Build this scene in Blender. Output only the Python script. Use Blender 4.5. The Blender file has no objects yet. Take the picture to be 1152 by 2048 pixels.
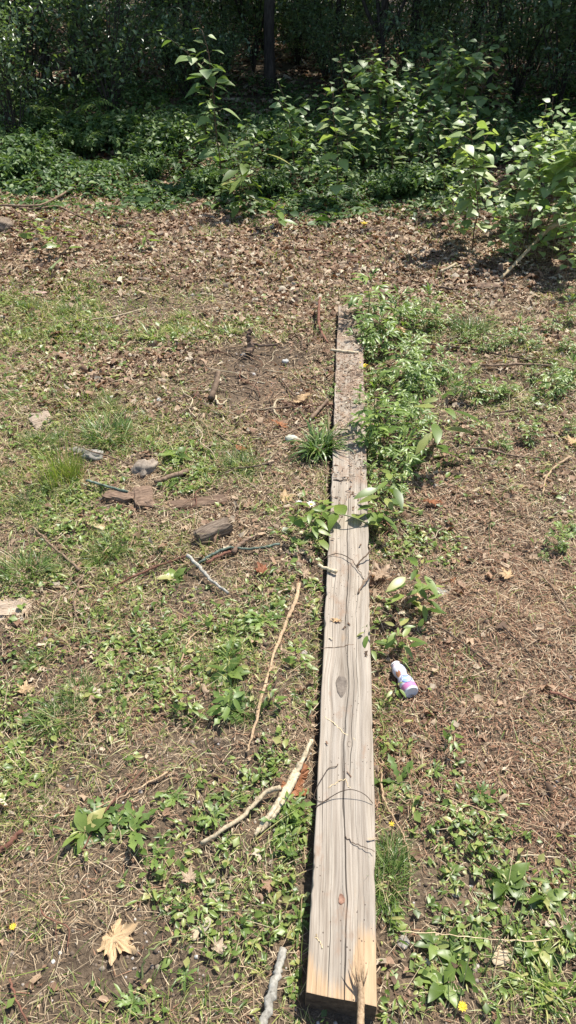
import bpy, math, random
import numpy as np
from mathutils import Vector, Matrix
R = np.random.default_rng(7); random.seed(7)
S = bpy.context.scene; COL = S.collection
rad = math.radians
# ------------------------------------------------------------------ camera numbers
F = 1539.0; PIT = rad(35.9); H = 1.705
cP, sP = math.cos(PIT), math.sin(PIT)
PY = rad(4.1)                                    # plank direction, right of the view direction
PD = np.array([math.sin(PY), math.cos(PY)]); PN = np.array([math.cos(PY), -math.sin(PY)])
P0 = np.array([0.103, 0.655]); PL = 3.66; PW = .1385; PT = .064   # plank near end centre, length, width, top height

def smooth(a, b, t):
    t = np.clip((t-a)/(b-a), 0, 1); return t*t*(3-2*t)
def vnoise(x, y, s, seed=0):
    x = np.asarray(x, float)*s+seed*17.3; y = np.asarray(y, float)*s+seed*9.1
    xi = np.floor(x); yi = np.floor(y); fx = x-xi; fy = y-yi
    fx = fx*fx*(3-2*fx); fy = fy*fy*(3-2*fy)
    def h(a, b):
        v = np.sin(a*127.1+b*311.7+seed*74.7)*43758.5453; return v-np.floor(v)
    return (h(xi, yi)*(1-fx)+h(xi+1, yi)*fx)*(1-fy)+(h(xi, yi+1)*(1-fx)+h(xi+1, yi+1)*fx)*fy
def puv(x, y):
    dx = np.asarray(x, float)-P0[0]; dy = np.asarray(y, float)-P0[1]
    return dx*PN[0]+dy*PN[1], dx*PD[0]+dy*PD[1]
def zg(x, y):
    x = np.asarray(x, float); y = np.asarray(y, float)
    z = (vnoise(x, y, 1.3, 1)-.5)*.05+(vnoise(x, y, 4, 2)-.5)*.022+(vnoise(x, y, 13, 3)-.5)*.020
    z = z+smooth(6, 9, y)*(vnoise(x, y, .6, 4)-.4)*.16
    z = z+.10*np.exp(-(((x+2.6)/.8)**2+((y-6.3)/.5)**2))-.03*np.exp(-(((x-.02)/.5)**2+((y-3.5)/.45)**2))
    u, v = puv(x, y)
    d = np.maximum(np.maximum(np.abs(u)-.075, 0), np.maximum(np.maximum(-v, v-PL), 0))
    k = smooth(0, .25, d)
    bank = .034*smooth(.066, .078, -u)*smooth(.40, .12, -u)*smooth(.12, .45, v)*smooth(PL+.1, PL-.2, v)*(.55+.7*vnoise(v, 0*v, 7, 61))
    return z*k-.004*(1-k)+bank
def at(px, py, z=None, dz=0.):
    rx = (px-576)/F; ry = (1024-py)/F
    d = np.array([rx, cP+ry*sP, -sP+ry*cP])
    zz = 0. if z is None else z
    for i in range(6):
        t = (zz-H)/d[2]; p = d*t
        if z is not None: break
        zz = float(zg(p[0], p[1]))+dz
    return np.array([p[0], p[1], zz])
def px_of(x, y, z=0.):
    x = np.asarray(x, float); y = np.asarray(y, float); h = z-H
    dep = y*cP-h*sP; up = y*sP+h*cP
    dep = np.maximum(dep, .05)
    return 576+F*x/dep, 1024-F*up/dep
# ------------------------------------------------------------------ materials
def newmat(name):
    m = bpy.data.materials.new(name); m.use_nodes = True
    nt = m.node_tree; b = nt.nodes['Principled BSDF']; return m, nt, b
def N(nt, t, **k):
    n = nt.nodes.new(t)
    for a, v in k.items(): setattr(n, a, v)
    return n
def ramp(nt, fac, stops, interp='LINEAR'):
    r = N(nt, 'ShaderNodeValToRGB'); r.color_ramp.interpolation = interp
    e = r.color_ramp.elements
    while len(e) < len(stops): e.new(.5)
    for q, (p, c) in zip(e, stops): q.position = p; q.color = (*c, 1)
    nt.links.new(fac, r.inputs[0]); return r.outputs[0]
def math_(nt, op, a, b=0., c=0.):
    n = N(nt, 'ShaderNodeMath', operation=op)
    for i, v in enumerate((a, b, c)):
        if isinstance(v, (int, float)): n.inputs[i].default_value = v
        else: nt.links.new(v, n.inputs[i])
    return n.outputs[0]
def mixc(nt, f, a, b, mode='MIX'):
    n = N(nt, 'ShaderNodeMix', data_type='RGBA', blend_type=mode)
    for i, v in ((0, f), (6, a), (7, b)):
        if isinstance(v, (int, float)): n.inputs[i].default_value = v
        elif isinstance(v, tuple): n.inputs[i].default_value = (*v, 1)
        else: nt.links.new(v, n.inputs[i])
    return n.outputs[2]
def noise(nt, scale, detail=3, rough=.6, vec=None, dist=0.):
    n = N(nt, 'ShaderNodeTexNoise'); n.inputs['Scale'].default_value = scale
    n.inputs['Detail'].default_value = detail; n.inputs['Roughness'].default_value = rough
    n.inputs['Distortion'].default_value = dist
    if vec is not None: nt.links.new(vec, n.inputs['Vector'])
    return n.outputs[0]
def objco(nt, scale=(1, 1, 1)):
    t = N(nt, 'ShaderNodeTexCoord'); m = N(nt, 'ShaderNodeMapping')
    m.inputs['Scale'].default_value = scale; nt.links.new(t.outputs['Object'], m.inputs[0]); return m.outputs[0]
def bump(nt, b, h, st, dist=.002):
    n = N(nt, 'ShaderNodeBump'); n.inputs['Strength'].default_value = st; n.inputs['Distance'].default_value = dist
    nt.links.new(h, n.inputs['Height']); nt.links.new(n.outputs[0], b.inputs['Normal'])
def rndfac(nt):
    a = N(nt, 'ShaderNodeAttribute', attribute_name='rnd'); o = N(nt, 'ShaderNodeObjectInfo')
    return math_(nt, 'FRACT', math_(nt, 'ADD', a.outputs['Fac'], o.outputs['Random']))
def leafy(name, stops, trans=.35, rough=.45, mott=.25, nsc=60, spec=.5, tw=(1.15, 1.25, .5)):
    m, nt, b = newmat(name)
    c = ramp(nt, rndfac(nt), stops)
    n = noise(nt, nsc, 2, .6, objco(nt))
    c = mixc(nt, mott, c, ramp(nt, n, [(.3, (.35, .35, .35)), (.7, (1., 1., 1.))]), 'MULTIPLY')
    nt.links.new(c, b.inputs['Base Color']); b.inputs['Roughness'].default_value = rough
    b.inputs['Specular IOR Level'].default_value = spec
    if trans > 0:
        t = N(nt, 'ShaderNodeBsdfTranslucent'); nt.links.new(mixc(nt, 1., c, tw, 'MULTIPLY'), t.inputs[0])
        mx = N(nt, 'ShaderNodeMixShader'); mx.inputs[0].default_value = trans
        nt.links.new(b.outputs[0], mx.inputs[1]); nt.links.new(t.outputs[0], mx.inputs[2])
        nt.links.new(mx.outputs[0], nt.nodes['Material Output'].inputs['Surface'])
    return m
def barky(name, c1, c2, sc=(60, 60, 8), rough=.85, bst=.6, dark=(.03, .022, .016)):
    m, nt, b = newmat(name)
    n = noise(nt, 1., 5, .65, objco(nt, sc)); n2 = noise(nt, 12, 3, .6, objco(nt))
    c = ramp(nt, n, [(.28, dark), (.42, c1), (.68, c2)])
    c = mixc(nt, .45, c, ramp(nt, n2, [(.3, (.45, .42, .4)), (.65, (1.1, 1.1, 1.1))]), 'MULTIPLY')
    o = N(nt, 'ShaderNodeObjectInfo')
    c = mixc(nt, .5, c, ramp(nt, o.outputs['Random'], [(0, (.6, .55, .5)), (1, (1.2, 1.15, 1.1))]), 'MULTIPLY')
    nt.links.new(c, b.inputs['Base Color']); b.inputs['Roughness'].default_value = rough
    b.inputs['Specular IOR Level'].default_value = .25
    bump(nt, b, n, bst, .003); return m
M = {}
M['straw'] = leafy('dry_straw', [(0, (.17, .105, .06)), (.3, (.35, .235, .135)), (.6, (.50, .375, .23)), (.85, (.64, .52, .35)), (1, (.26, .16, .09))], .12, .6, .3, 90, .3, (1, .9, .7))
M['needle'] = leafy('fallen_needles', [(0, (.09, .045, .028)), (.3, (.25, .125, .07)), (.6, (.38, .21, .12)), (.85, (.50, .37, .24)), (1, (.18, .085, .045))], .05, .6, .3, 90, .3, (1, .8, .6))
M['litter'] = leafy('leaf_litter', [(0, (.10, .062, .038)), (.3, (.23, .135, .082)), (.55, (.38, .245, .155)), (.8, (.52, .39, .26)), (.92, (.66, .57, .42)), (1, (.16, .10, .06))], .15, .65, .55, 45, .25, (1.1, .8, .55))
M['dead'] = leafy('dead_leaf', [(0, (.24, .13, .075)), (.3, (.38, .24, .15)), (.6, (.52, .38, .25)), (1, (.62, .50, .36))], .2, .6, .55, 35, .3, (1.1, .8, .5))
M['rust'] = leafy('rusty_leaf', [(0, (.30, .11, .045)), (1, (.40, .17, .07))], .2, .6, .6, 35, .3, (1.2, .7, .4))
M['tanleaf'] = leafy('tan_leaf', [(0, (.62, .42, .22)), (1, (.62, .44, .25))], .15, .6, .5, 30, .3, (1.1, .8, .5))
M['grass'] = leafy('grass_green', [(0, (.085, .15, .03)), (.4, (.19, .27, .05)), (.7, (.32, .39, .09)), (1, (.55, .50, .22))], .35, .42, .2, 60)
M['grassd'] = leafy('grass_dark_green', [(0, (.055, .11, .025)), (.5, (.11, .185, .04)), (.82, (.22, .30, .08)), (.9, (.42, .36, .18)), (1, (.5, .42, .25))], .3, .38, .2, 60)
M['weed'] = leafy('low_weed_leaf', [(0, (.085, .14, .025)), (.45, (.15, .225, .045)), (.8, (.25, .33, .08)), (1, (.46, .43, .16))], .32, .4, .35, 60)
M['dand'] = leafy('rosette_leaf', [(0, (.10, .165, .035)), (.6, (.17, .26, .06)), (1, (.27, .36, .09))], .3, .45, .35, 60)
M['mug'] = leafy('divided_weed_leaf', [(0, (.11, .19, .04)), (.6, (.20, .29, .065)), (1, (.33, .42, .11))], .3, .42, .3, 60)
M['lime'] = leafy('yellow_green_leaf', [(0, (.16, .26, .045)), (1, (.28, .34, .08))], .4, .4, .3, 50)
M['knot'] = leafy('broad_leaf', [(0, (.15, .24, .085)), (.6, (.25, .35, .135)), (1, (.36, .44, .17))], .36, .46, .2, 30, .6)
M['shrub'] = leafy('shrub_leaf', [(0, (.10, .16, .07)), (.6, (.17, .25, .11)), (1, (.26, .34, .13))], .35, .34, .3, 30, 1.)
M['cover'] = leafy('woodland_cover_leaf', [(0, (.065, .12, .04)), (.6, (.115, .195, .06)), (1, (.21, .29, .09))], .3, .5, .3, 40, .35)
M['crown'] = leafy('crown_leaf', [(0, (.06, .11, .03)), (1, (.12, .20, .05))], .4, .45, .2, 20)
M['yellow'] = leafy('yellow_petal', [(0, (.75, .55, .03)), (1, (.8, .6, .04))], .2, .6, .1)
M['white'] = leafy('white_petal', [(0, (.8, .8, .76)), (1, (.8, .8, .76))], .2, .6, .05)
M['gstem'] = leafy('green_stem', [(0, (.10, .15, .05)), (1, (.20, .22, .08))], 0, .5, .3)
M['rstem'] = leafy('red_brown_stem', [(0, (.10, .05, .03)), (1, (.17, .10, .05))], 0, .5, .4)
M['bark'] = barky('dark_bark', (.05, .042, .034), (.12, .10, .085), (30, 30, 5))
M['twig'] = barky('brown_twig', (.16, .11, .075), (.30, .22, .155))
M['twigd'] = barky('dark_twig', (.08, .055, .04), (.15, .11, .085))
M['twigr'] = barky('red_twig', (.16, .075, .05), (.26, .13, .09))
M['pale'] = barky('pale_dry_stick', (.46, .38, .25), (.68, .60, .43), (120, 120, 12), .75, .5, (.16, .12, .08))
M['greyst'] = barky('grey_barked_stick', (.28, .27, .23), (.46, .45, .40), (90, 90, 20), .85, .6, (.12, .11, .1))
M['peel'] = barky('peeled_brown_stick', (.36, .25, .15), (.58, .44, .28), (150, 150, 7), .7, .7, (.13, .07, .04))
M['chunk'] = barky('weathered_wood_chunk', (.16, .12, .09), (.33, .27, .205), (30, 160, 160), .85, .9, (.035, .025, .02))
M['barkred'] = barky('reddish_bark_piece', (.15, .10, .07), (.29, .205, .145), (30, 140, 140), .85, .9, (.05, .033, .022))
M['chip'] = barky('fresh_wood_chip', (.55, .43, .26), (.72, .60, .38), (30, 140, 140), .7, .4, (.35, .25, .14))
M['pinkst'] = barky('pink_slate', (.33, .22, .185), (.43, .31, .26), (12, 12, 12), .8, .4, (.25, .16, .14))
M['lichen'] = barky('lichen_green_stem', (.09, .13, .10), (.26, .33, .27), (60, 60, 10), .8, .4)
def stone(name, c1, c2):
    m, nt, b = newmat(name)
    n = noise(nt, 45, 6, .7, objco(nt)); v = noise(nt, 160, 3, .7, objco(nt))
    nt.links.new(mixc(nt, .5, ramp(nt, n, [(.3, c1), (.7, c2)]), ramp(nt, v, [(.3, (.4, .38, .35)), (.7, (1.1, 1.1, 1.1))]), 'MULTIPLY'), b.inputs['Base Color'])
    b.inputs['Roughness'].default_value = .85; bump(nt, b, v, .5, .002); return m
M['slab'] = barky('pale_bark', (.30, .235, .175), (.48, .40, .31), (30, 120, 120), .8, .7, (.12, .09, .06))
M['stone'] = stone('grey_stone', (.17, .15, .125), (.40, .37, .32))
M['stoneg'] = stone('greenish_stone', (.42, .44, .33), (.62, .62, .50))
M['stonew'] = stone('quartz_pebble', (.38, .37, .34), (.62, .61, .57))
M['clod'] = stone('earthy_rotten_lump', (.16, .12, .09), (.42, .35, .27))
# ground
def groundmat():
    m, nt, b = newmat('soil'); oc = objco(nt)
    n1 = noise(nt, 1.1, 4, .6, oc); n2 = noise(nt, 26, 6, .75, oc); n3 = noise(nt, 140, 4, .7, oc)
    c = ramp(nt, n1, [(.35, (.10, .076, .054)), (.6, (.17, .13, .092))])
    c = mixc(nt, .8, c, ramp(nt, n2, [(.3, (.45, .42, .40)), (.5, (.95, .93, .9)), (.72, (1.5, 1.45, 1.35))]), 'MULTIPLY')
    c = mixc(nt, .7, c, ramp(nt, n3, [(.35, (.5, .48, .45)), (.6, (1.15, 1.12, 1.1)), (.8, (1.9, 1.8, 1.65))]), 'MULTIPLY')
    nt.links.new(c, b.inputs['Base Color']); b.inputs['Roughness'].default_value = .95
    b.inputs['Specular IOR Level'].default_value = .15
    bump(nt, b, math_(nt, 'ADD', n2, math_(nt, 'MULTIPLY', n3, .5)), .9, .012); return m
M['soil'] = groundmat()
# ------------------------------------------------------------------ mesh and object helpers
def mesh(name, V, Fc, mat, rnd=None, smooth_=True):
    V = np.asarray(V, np.float32).reshape(-1, 3); me = bpy.data.meshes.new(name)
    if isinstance(Fc, np.ndarray):
        k = Fc.shape[1]; n = Fc.shape[0]
        me.vertices.add(len(V)); me.vertices.foreach_set('co', V.ravel())
        me.loops.add(n*k); me.loops.foreach_set('vertex_index', Fc.astype(np.int32).ravel())
        me.polygons.add(n); me.polygons.foreach_set('loop_start', np.arange(0, n*k, k, dtype=np.int32))
        try: me.polygons.foreach_set('loop_total', np.full(n, k, np.int32))
        except Exception: pass
        me.update(calc_edges=True)
    else:
        me.from_pydata([tuple(map(float, v)) for v in V], [], [tuple(map(int, f)) for f in Fc])
    if smooth_: me.polygons.foreach_set('use_smooth', np.ones(len(me.polygons), bool))
    if rnd is not None:
        a = me.attributes.new('rnd', 'FLOAT', 'POINT'); a.data.foreach_set('value', np.asarray(rnd, np.float32))
    for q in (mat if isinstance(mat, (list, tuple)) else [mat]): me.materials.append(q)
    me.update(); return me
def obj(name, me, parent=None, loc=None):
    o = bpy.data.objects.new(name, me); COL.objects.link(o)
    if parent is not None: o.parent = parent
    if loc is not None: o.location = loc
    return o
def tag(o, label=None, cat=None, group=None, kind=None):
    for k, v in (('label', label), ('category', cat), ('group', group), ('kind', kind)):
        if v: o[k] = v
    return o
def empty(name, loc=(0, 0, 0), rz=0.):
    o = bpy.data.objects.new(name, None); COL.objects.link(o); o.location = loc; o.rotation_euler = (0, 0, rz)
    o.empty_display_size = .05; return o
def dup(o):
    c = o.copy(); COL.objects.link(c)
    for ch in list(o.children):
        d = ch.copy(); COL.objects.link(d); d.parent = c
        for g in list(ch.children):
            e = g.copy(); COL.objects.link(e); e.parent = d
    return c
class B:                                          # mixed quad/tri builder
    def __init__(s): s.V = []; s.F = []; s.r = []; s.n = 0
    def add(s, V, Fc, r=None):
        V = np.asarray(V, float).reshape(-1, 3)
        s.V.append(V); s.F += [tuple(int(i)+s.n for i in f) for f in Fc]; s.n += len(V)
        s.r.append(np.full(len(V), random.random()*.9 if r is None else r)); return s
    def mesh(s, name, mat, sm=True): return mesh(name, np.concatenate(s.V), s.F, mat, np.concatenate(s.r), sm)
    def empty(s): return s.n == 0
def spline(P, n=6):
    P = [np.array(p, float) for p in P]
    if len(P) < 3: return [P[0]+(P[-1]-P[0])*t for t in np.linspace(0, 1, n+1)]
    Q = [2*P[0]-P[1]]+P+[2*P[-1]-P[-2]]; out = []
    for i in range(1, len(Q)-2):
        for j in range(n):
            t = j/n; a, b, c, d = Q[i-1:i+3]
            out.append(.5*((2*b)+(-a+c)*t+(2*a-5*b+4*c-d)*t*t+(-a+3*b-3*c+d)*t**3))
    out.append(P[-1]); return out
def tube(P, r0, r1=None, k=6, wob=.12, seed=0, flat=1.):
    """tapered tube along points P (already dense); returns V, F"""
    P = [np.array(p, float) for p in P]; n = len(P); r1 = r0 if r1 is None else r1
    rs = np.linspace(r0, r1, n) if not hasattr(r0, '__len__') else np.interp(np.linspace(0, 1, n), np.linspace(0, 1, len(r0)), r0)
    rg = np.random.default_rng(abs(int(seed))); V = []; Fc = []
    up = np.array([0, 0, 1.]); ph = rg.uniform(0, 6)
    prev = None
    for i in range(n):
        d = P[min(i+1, n-1)]-P[max(i-1, 0)]; d = d/(np.linalg.norm(d)+1e-9)
        a = np.cross(d, up) if prev is None else prev-d*np.dot(prev, d)
        if np.linalg.norm(a) < 1e-3: a = np.cross(d, np.array([1., 0, 0]))
        a /= np.linalg.norm(a); prev = a; b = np.cross(d, a)
        w = 1+wob*rg.standard_normal()*.6
        for j in range(k):
            t = 2*math.pi*j/k
            rr = rs[i]*w*(1+wob*math.sin(2*t+ph+i*.3))
            V.append(P[i]+a*math.cos(t)*rr+b*math.sin(t)*rr*flat)
    for i in range(n-1):
        for j in range(k): Fc.append((i*k+j, i*k+(j+1) % k, (i+1)*k+(j+1) % k, (i+1)*k+j))
    Fc.append(tuple(reversed(range(k)))); Fc.append(tuple((n-1)*k+j for j in range(k)))
    return np.array(V), Fc
def leafT(n=4, L=1., W=.5, prof=None, fold=.18, droop=.25, wave=0.):
    """leaf strip template along +Y, folded on the midrib; all quads"""
    V = []; Fc = []
    for i in range(n+1):
        t = i/n; w = (prof(t) if prof else math.sin(math.pi*min(1, t*.97+.02))**.8)*W/2
        y = L*t; z = -droop*L*t*t
        wz = wave*math.sin(t*14)
        V += [(-w, y, z+w*fold*2+wz*w), (0, y, z), (w, y, z+w*fold*2-wz*w)]
    for i in range(n):
        a = i*3; Fc += [(a, a+1, a+4, a+3), (a+1, a+2, a+5, a+4)]
    return np.array(V), np.array(Fc)
def rotm(yaw, pitch, roll):
    """arrays -> (N,3,3): local y points along yaw, raised by pitch, rolled about itself"""
    yaw, pitch, roll = [np.asarray(a, float) for a in (yaw, pitch, roll)]
    cy, sy, cp, sp, cr, sr = np.cos(yaw), np.sin(yaw), np.cos(pitch), np.sin(pitch), np.cos(roll), np.sin(roll)
    Yv = np.stack([-sy*cp, cy*cp, sp], -1); X0 = np.stack([cy, sy, 0*sy], -1); Z0 = np.cross(X0, Yv)
    Xv = X0*cr[..., None]+Z0*sr[..., None]; Zv = np.cross(Xv, Yv)
    return np.stack([Xv, Yv, Zv], -1)
def scat(T, pos, yaw, pitch, roll, sc):
    V, Fc = T; Rm = rotm(yaw, pitch, roll); n = len(pos)
    sc = np.asarray(sc, float); sc = sc[:, None, None] if sc.ndim == 1 else sc[:, None, :]
    W = np.einsum('nij,nkj->nki', Rm, V[None]*sc)+pos[:, None, :]
    FF = Fc[None]+(np.arange(n)*len(V))[:, None, None]
    return W.reshape(-1, 3), FF.reshape(-1, Fc.shape[1]), len(V)
class MS:                                         # mass scatter accumulator
    def __init__(s): s.V = []; s.F = []; s.r = []; s.n = 0
    def add(s, T, pos, yaw, pitch, roll, sc, rnd):
        V, Fc, k = scat(T, pos, yaw, pitch, roll, sc)
        s.V.append(V); s.F.append(Fc+s.n); s.n += len(V); s.r.append(np.repeat(rnd, k))
    def mesh(s, name, mat): return mesh(name, np.concatenate(s.V), np.concatenate(s.F), mat, np.concatenate(s.r))
def clump(n=1): return R.uniform(0, 1, n)
# ------------------------------------------------------------------ field masks (areas of ground, given where they are seen)
def G(px, py, L):
    s = np.zeros_like(px)
    for cx, cy, rx, ry, w in L: s = s+w*np.exp(-(((px-cx)/rx)**2+((py-cy)/ry)**2))
    return s
GRASS = [(150, 1270, 180, 200, .28), (180, 1000, 190, 110, .35), (500, 1000, 120, 100, .2), (70, 640, 110, 40, 1.6), (230, 665, 130, 32, 1.8), (320, 655, 80, 28, 1.6), (160, 590, 40, 15, .8), (120, 780, 120, 40, .5), (215, 860, 60, 40, 1.), (40, 1130, 70, 90, 1.), (60, 960, 70, 60, .7),
         (480, 930, 70, 40, .9), (220, 1090, 60, 40, .6), (20, 1580, 60, 70, .8), (430, 660, 110, 25, .6), (30, 1300, 60, 60, .4), (350, 880, 90, 60, .35), (480, 1290, 90, 60, .35), (60, 1840, 60, 40, .3),
         (1080, 1950, 120, 100, .8), (900, 2010, 120, 50, .4), (1000, 1100, 120, 30, .25), (780, 1480, 30, 120, .4), (760, 1330, 25, 160, .5), (640, 1250, 15, 200, .3), (1010, 780, 140, 60, .35), (560, 1560, 60, 100, .3), (450, 440, 90, 20, .3)]
WEED = [(300, 1650, 200, 70, .8), (150, 1680, 130, 50, .9), (560, 1720, 70, 110, 1.), (420, 1800, 120, 70, .7), (330, 1330, 160, 60, .8), (480, 1420, 90, 60, .7), (550, 1100, 80, 60, .8), (560, 1250, 70, 80, .6), (330, 1010, 140, 50, .6),
        (400, 940, 90, 40, .6), (840, 1840, 120, 120, .9), (1050, 1800, 90, 90, .8), (1100, 1980, 90, 90, .9), (820, 1550, 60, 60, .5), (940, 1620, 80, 60, .5), (590, 2000, 60, 70, .8), (250, 2010, 60, 40, .5), (780, 1900, 30, 150, .9),
        (820, 1080, 120, 40, .5), (560, 1560, 90, 80, .7), (110, 1010, 80, 60, .5), (760, 900, 50, 150, .5), (1060, 650, 120, 30, .5), (60, 1450, 80, 60, .4), (700, 1980, 500, 60, .25), (830, 1450, 90, 120, .25), (170, 1210, 120, 70, .3)]
BARE = [(230, 1925, 110, 50, 1.), (400, 1950, 60, 40, .8), (270, 610, 110, 20, .8), (510, 720, 90, 35, 1.2), (520, 790, 90, 40, .9), (420, 790, 60, 40, .6), (360, 1500, 90, 40, .6), (160, 1550, 90, 40, .5), (800, 1650, 60, 50, .5), (1000, 1490, 90, 40, .3), (960, 1950, 60, 50, .8), (700, 2060, 100, 25, 1.2), (120, 1430, 60, 40, .4), (390, 1170, 60, 30, .4), (330, 1700, 60, 40, .5), (860, 1770, 80, 40, .5), (50, 1960, 60, 70, .4)]
LEAFY = [(300, 500, 420, 50, 1.), (800, 480, 300, 50, 1.), (1000, 540, 250, 40, .9), (600, 560, 300, 40, .8), (300, 720, 180, 45, .8), (560, 650, 120, 50, .6), (150, 780, 100, 40, .5), (620, 790, 60, 40, .4), (1080, 680, 90, 30, .4), (760, 540, 300, 30, .8), (60, 540, 120, 40, .8), (420, 800, 120, 50, .5)]
NEED = [(1000, 1350, 220, 200, 1.), (1000, 1550, 200, 120, 1.), (980, 1180, 200, 70, .9), (900, 1000, 200, 60, .6), (820, 1400, 90, 120, .6), (560, 800, 100, 70, .6), (1120, 1650, 90, 80, .7), (300, 1400, 250, 120, .35), (1050, 900, 120, 60, .5), (690, 800, 20, 140, 1.)]
CLEAR = [([(598, 1170), (575, 1240), (548, 1310), (522, 1400), (508, 1460), (492, 1508)], .010), ([(560, 1577), (530, 1590), (490, 1630), (445, 1663), (402, 1690)], .012), ([(623, 1487), (580, 1578), (552, 1622), (510, 1676)], .016), ([(567, 1902), (545, 1985), (528, 2046)], .014),
         ([(375, 1112), (425, 1165), (457, 1188)], .010), ([(180, 1215), (240, 1167), (300, 1140), (372, 1113)], .008), ([(398, 1127), (462, 1097), (560, 1090)], .012), ([(65, 1055), (160, 1142)], .008), ([(167, 1150), (78, 1222)], .006), ([(167, 1150), (148, 1205), (160, 1248), (200, 1262)], .006),
         ([(65, 1633), (200, 1614), (335, 1545)], .006), ([(165, 1702), (290, 1538)], .006), ([(18, 1690), (45, 1664)], .012), ([(310, 967), (375, 944)], .012), ([(172, 962), (256, 986)], .010), ([(350, 1010), (450, 998)], .03), ([(185, 1880), (270, 1876)], .035), ([(783, 1330), (826, 1402)], .022), ([(395, 1085), (460, 1060)], .035),
         ([(215, 997), (260, 993)], .03), ([(287, 975), (287, 1020)], .035), ([(291, 915), (291, 965)], .04), ([(145, 900), (205, 920)], .035), ([(740, 1163), (787, 1163)], .03), ([(940, 898), (1082, 918)], .008), ([(1140, 915), (1086, 990)], .008), ([(763, 1545), (788, 1640), (818, 1812)], .005), ([(595, 1560), (600, 1590)], .02), ([(488, 824), (590, 813)], .006), ([(568, 881), (597, 881)], .03), ([(992, 1895), (1004, 1935)], .015)]
CL2 = []
def clearw():
    for pts, w in CLEAR:
        P = [at(a, b)[:2] for a, b in pts]
        for a, b in zip(P[:-1], P[1:]): CL2.append((a, b, w))
def notclear(x, y, k=1.):
    """True where a point is off every stick, stone and leaf that lies open on the ground"""
    ok = np.ones(len(x), bool)
    for a, b, w in CL2:
        d = b-a; t = np.clip(((x-a[0])*d[0]+(y-a[1])*d[1])/(d@d), 0, 1)
        ok &= np.hypot(x-a[0]-t*d[0], y-a[1]-t*d[1]) > w*k
    return ok
def inplank(x, y, m=0.004):
    u, v = puv(x, y); return (np.abs(u) < PW/2+m) & (v > -m) & (v < PL+m)
def cand(n, y0=.3, y1=7.2, p=1.):
    """random ground points, denser close to the camera"""
    Y = y0+(y1-y0)*R.uniform(0, 1, n)**p
    X = R.uniform(-1, 1, n)*(.62+.44*Y)
    return X, Y
def keep(X, Y, w): q = R.uniform(0, 1, len(X)) < w; return X[q], Y[q]
# ------------------------------------------------------------------ the ground
def axis(a, b, fine, step, far, g):
    L = [a]; x = a
    pts = list(np.arange(a, b+1e-6, step)); s = step; x = b
    while x < far: s *= g; x += s; pts.append(x)
    return pts
xs = axis(0, 3.2, 0, .028, 260, 1.22); xs = np.array([-v for v in reversed(xs[1:])]+xs)
yp = axis(0, 8, 0, .028, 320, 1.2); yn = axis(0, .2, 0, .1, 200, 1.4)
ys = np.array([-v for v in reversed(yn[1:])]+yp)
XX, YY = np.meshgrid(xs, ys); nx, ny = len(xs), len(ys)
V = np.stack([XX, YY, zg(XX, YY)], -1).reshape(-1, 3)
i = np.arange(nx-1)[None]+nx*np.arange(ny-1)[:, None]; i = i.ravel()
Fg = np.stack([i, i+1, i+1+nx, i+nx], -1)
tag(obj('ground', mesh('ground', V, Fg, M['soil'])), 'brown bare earth of the clearing and woodland floor', 'ground', kind='structure')
clearw()
# ------------------------------------------------------------------ stuff: litter, straw, needles, grass, weeds
def fragT(seed):
    g = np.random.default_rng(seed); n = 3; V = []
    for a in range(n):
        for b in range(n):
            e = .22 if (a, b) != (1, 1) else .1
            V.append(((b-1)*.5+g.normal()*e*.55, (a-1)*.5+g.normal()*e*.55, g.normal()*.13+(.18 if (a+b) % 2 else 0)))
    Fc = [(r*n+c, r*n+c+1, (r+1)*n+c+1, (r+1)*n+c) for r in range(2) for c in range(2)]
    return np.array(V), np.array(Fc)
def bladeT(n=3, L=1., W=.03, bend=.5, side=0.):
    V = []; Fc = []
    for q in range(n+1):
        t = q/n; w = W/2*(1-t**2*.85); y = L*math.sin(bend*t)/max(bend, .01); z = L*(1-math.cos(bend*t))/max(bend, .01)
        x = side*L*t*t
        V += [(x-w, y, -z), (x+w, y, -z)]
    for q in range(n): a = q*2; Fc.append((a, a+1, a+3, a+2))
    return np.array(V), np.array(Fc)
def litter():
    ms = MS(); X, Y = cand(330000, .3, 8.5, .8); px, py = px_of(X, Y)
    w = .16+.9*np.clip(G(px, py, LEAFY), 0, 1)-.6*G(px, py, BARE); w = w+.35*smooth(5.2, 6, Y)
    w *= np.clip(vnoise(X, Y, 5, 21)*2.2-.3, .12, 1.3)
    X, Y = keep(X, Y, np.clip(w, .02, 1)*np.clip(.45+Y*.13, 0, 1)); q = ~inplank(X, Y, .01); X, Y = X[q], Y[q]
    s = R.choice(14, len(X))
    for k in range(14):
        q = s == k; n = q.sum(); x, y = X[q], Y[q]
        sc = np.minimum(R.lognormal(-4.75, .5, n), .021)*(.8+.13*y)
        S3 = np.stack([sc*R.uniform(.5, 1, n), sc*R.uniform(.9, 1.7, n), sc], -1)
        ms.add(fragT(k), np.stack([x, y, zg(x, y)+sc*.3+R.uniform(0, .008, n)], -1), R.uniform(0, 6.28, n), R.normal(0, .32, n), R.normal(0, .4, n), S3, R.uniform(0, 1, n))
    tag(obj('leaf_litter', ms.mesh('leaf_litter', M['litter'])), 'crumbled brown dead leaf litter spread over the clearing', 'leaf litter', kind='stuff')
litter()
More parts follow.
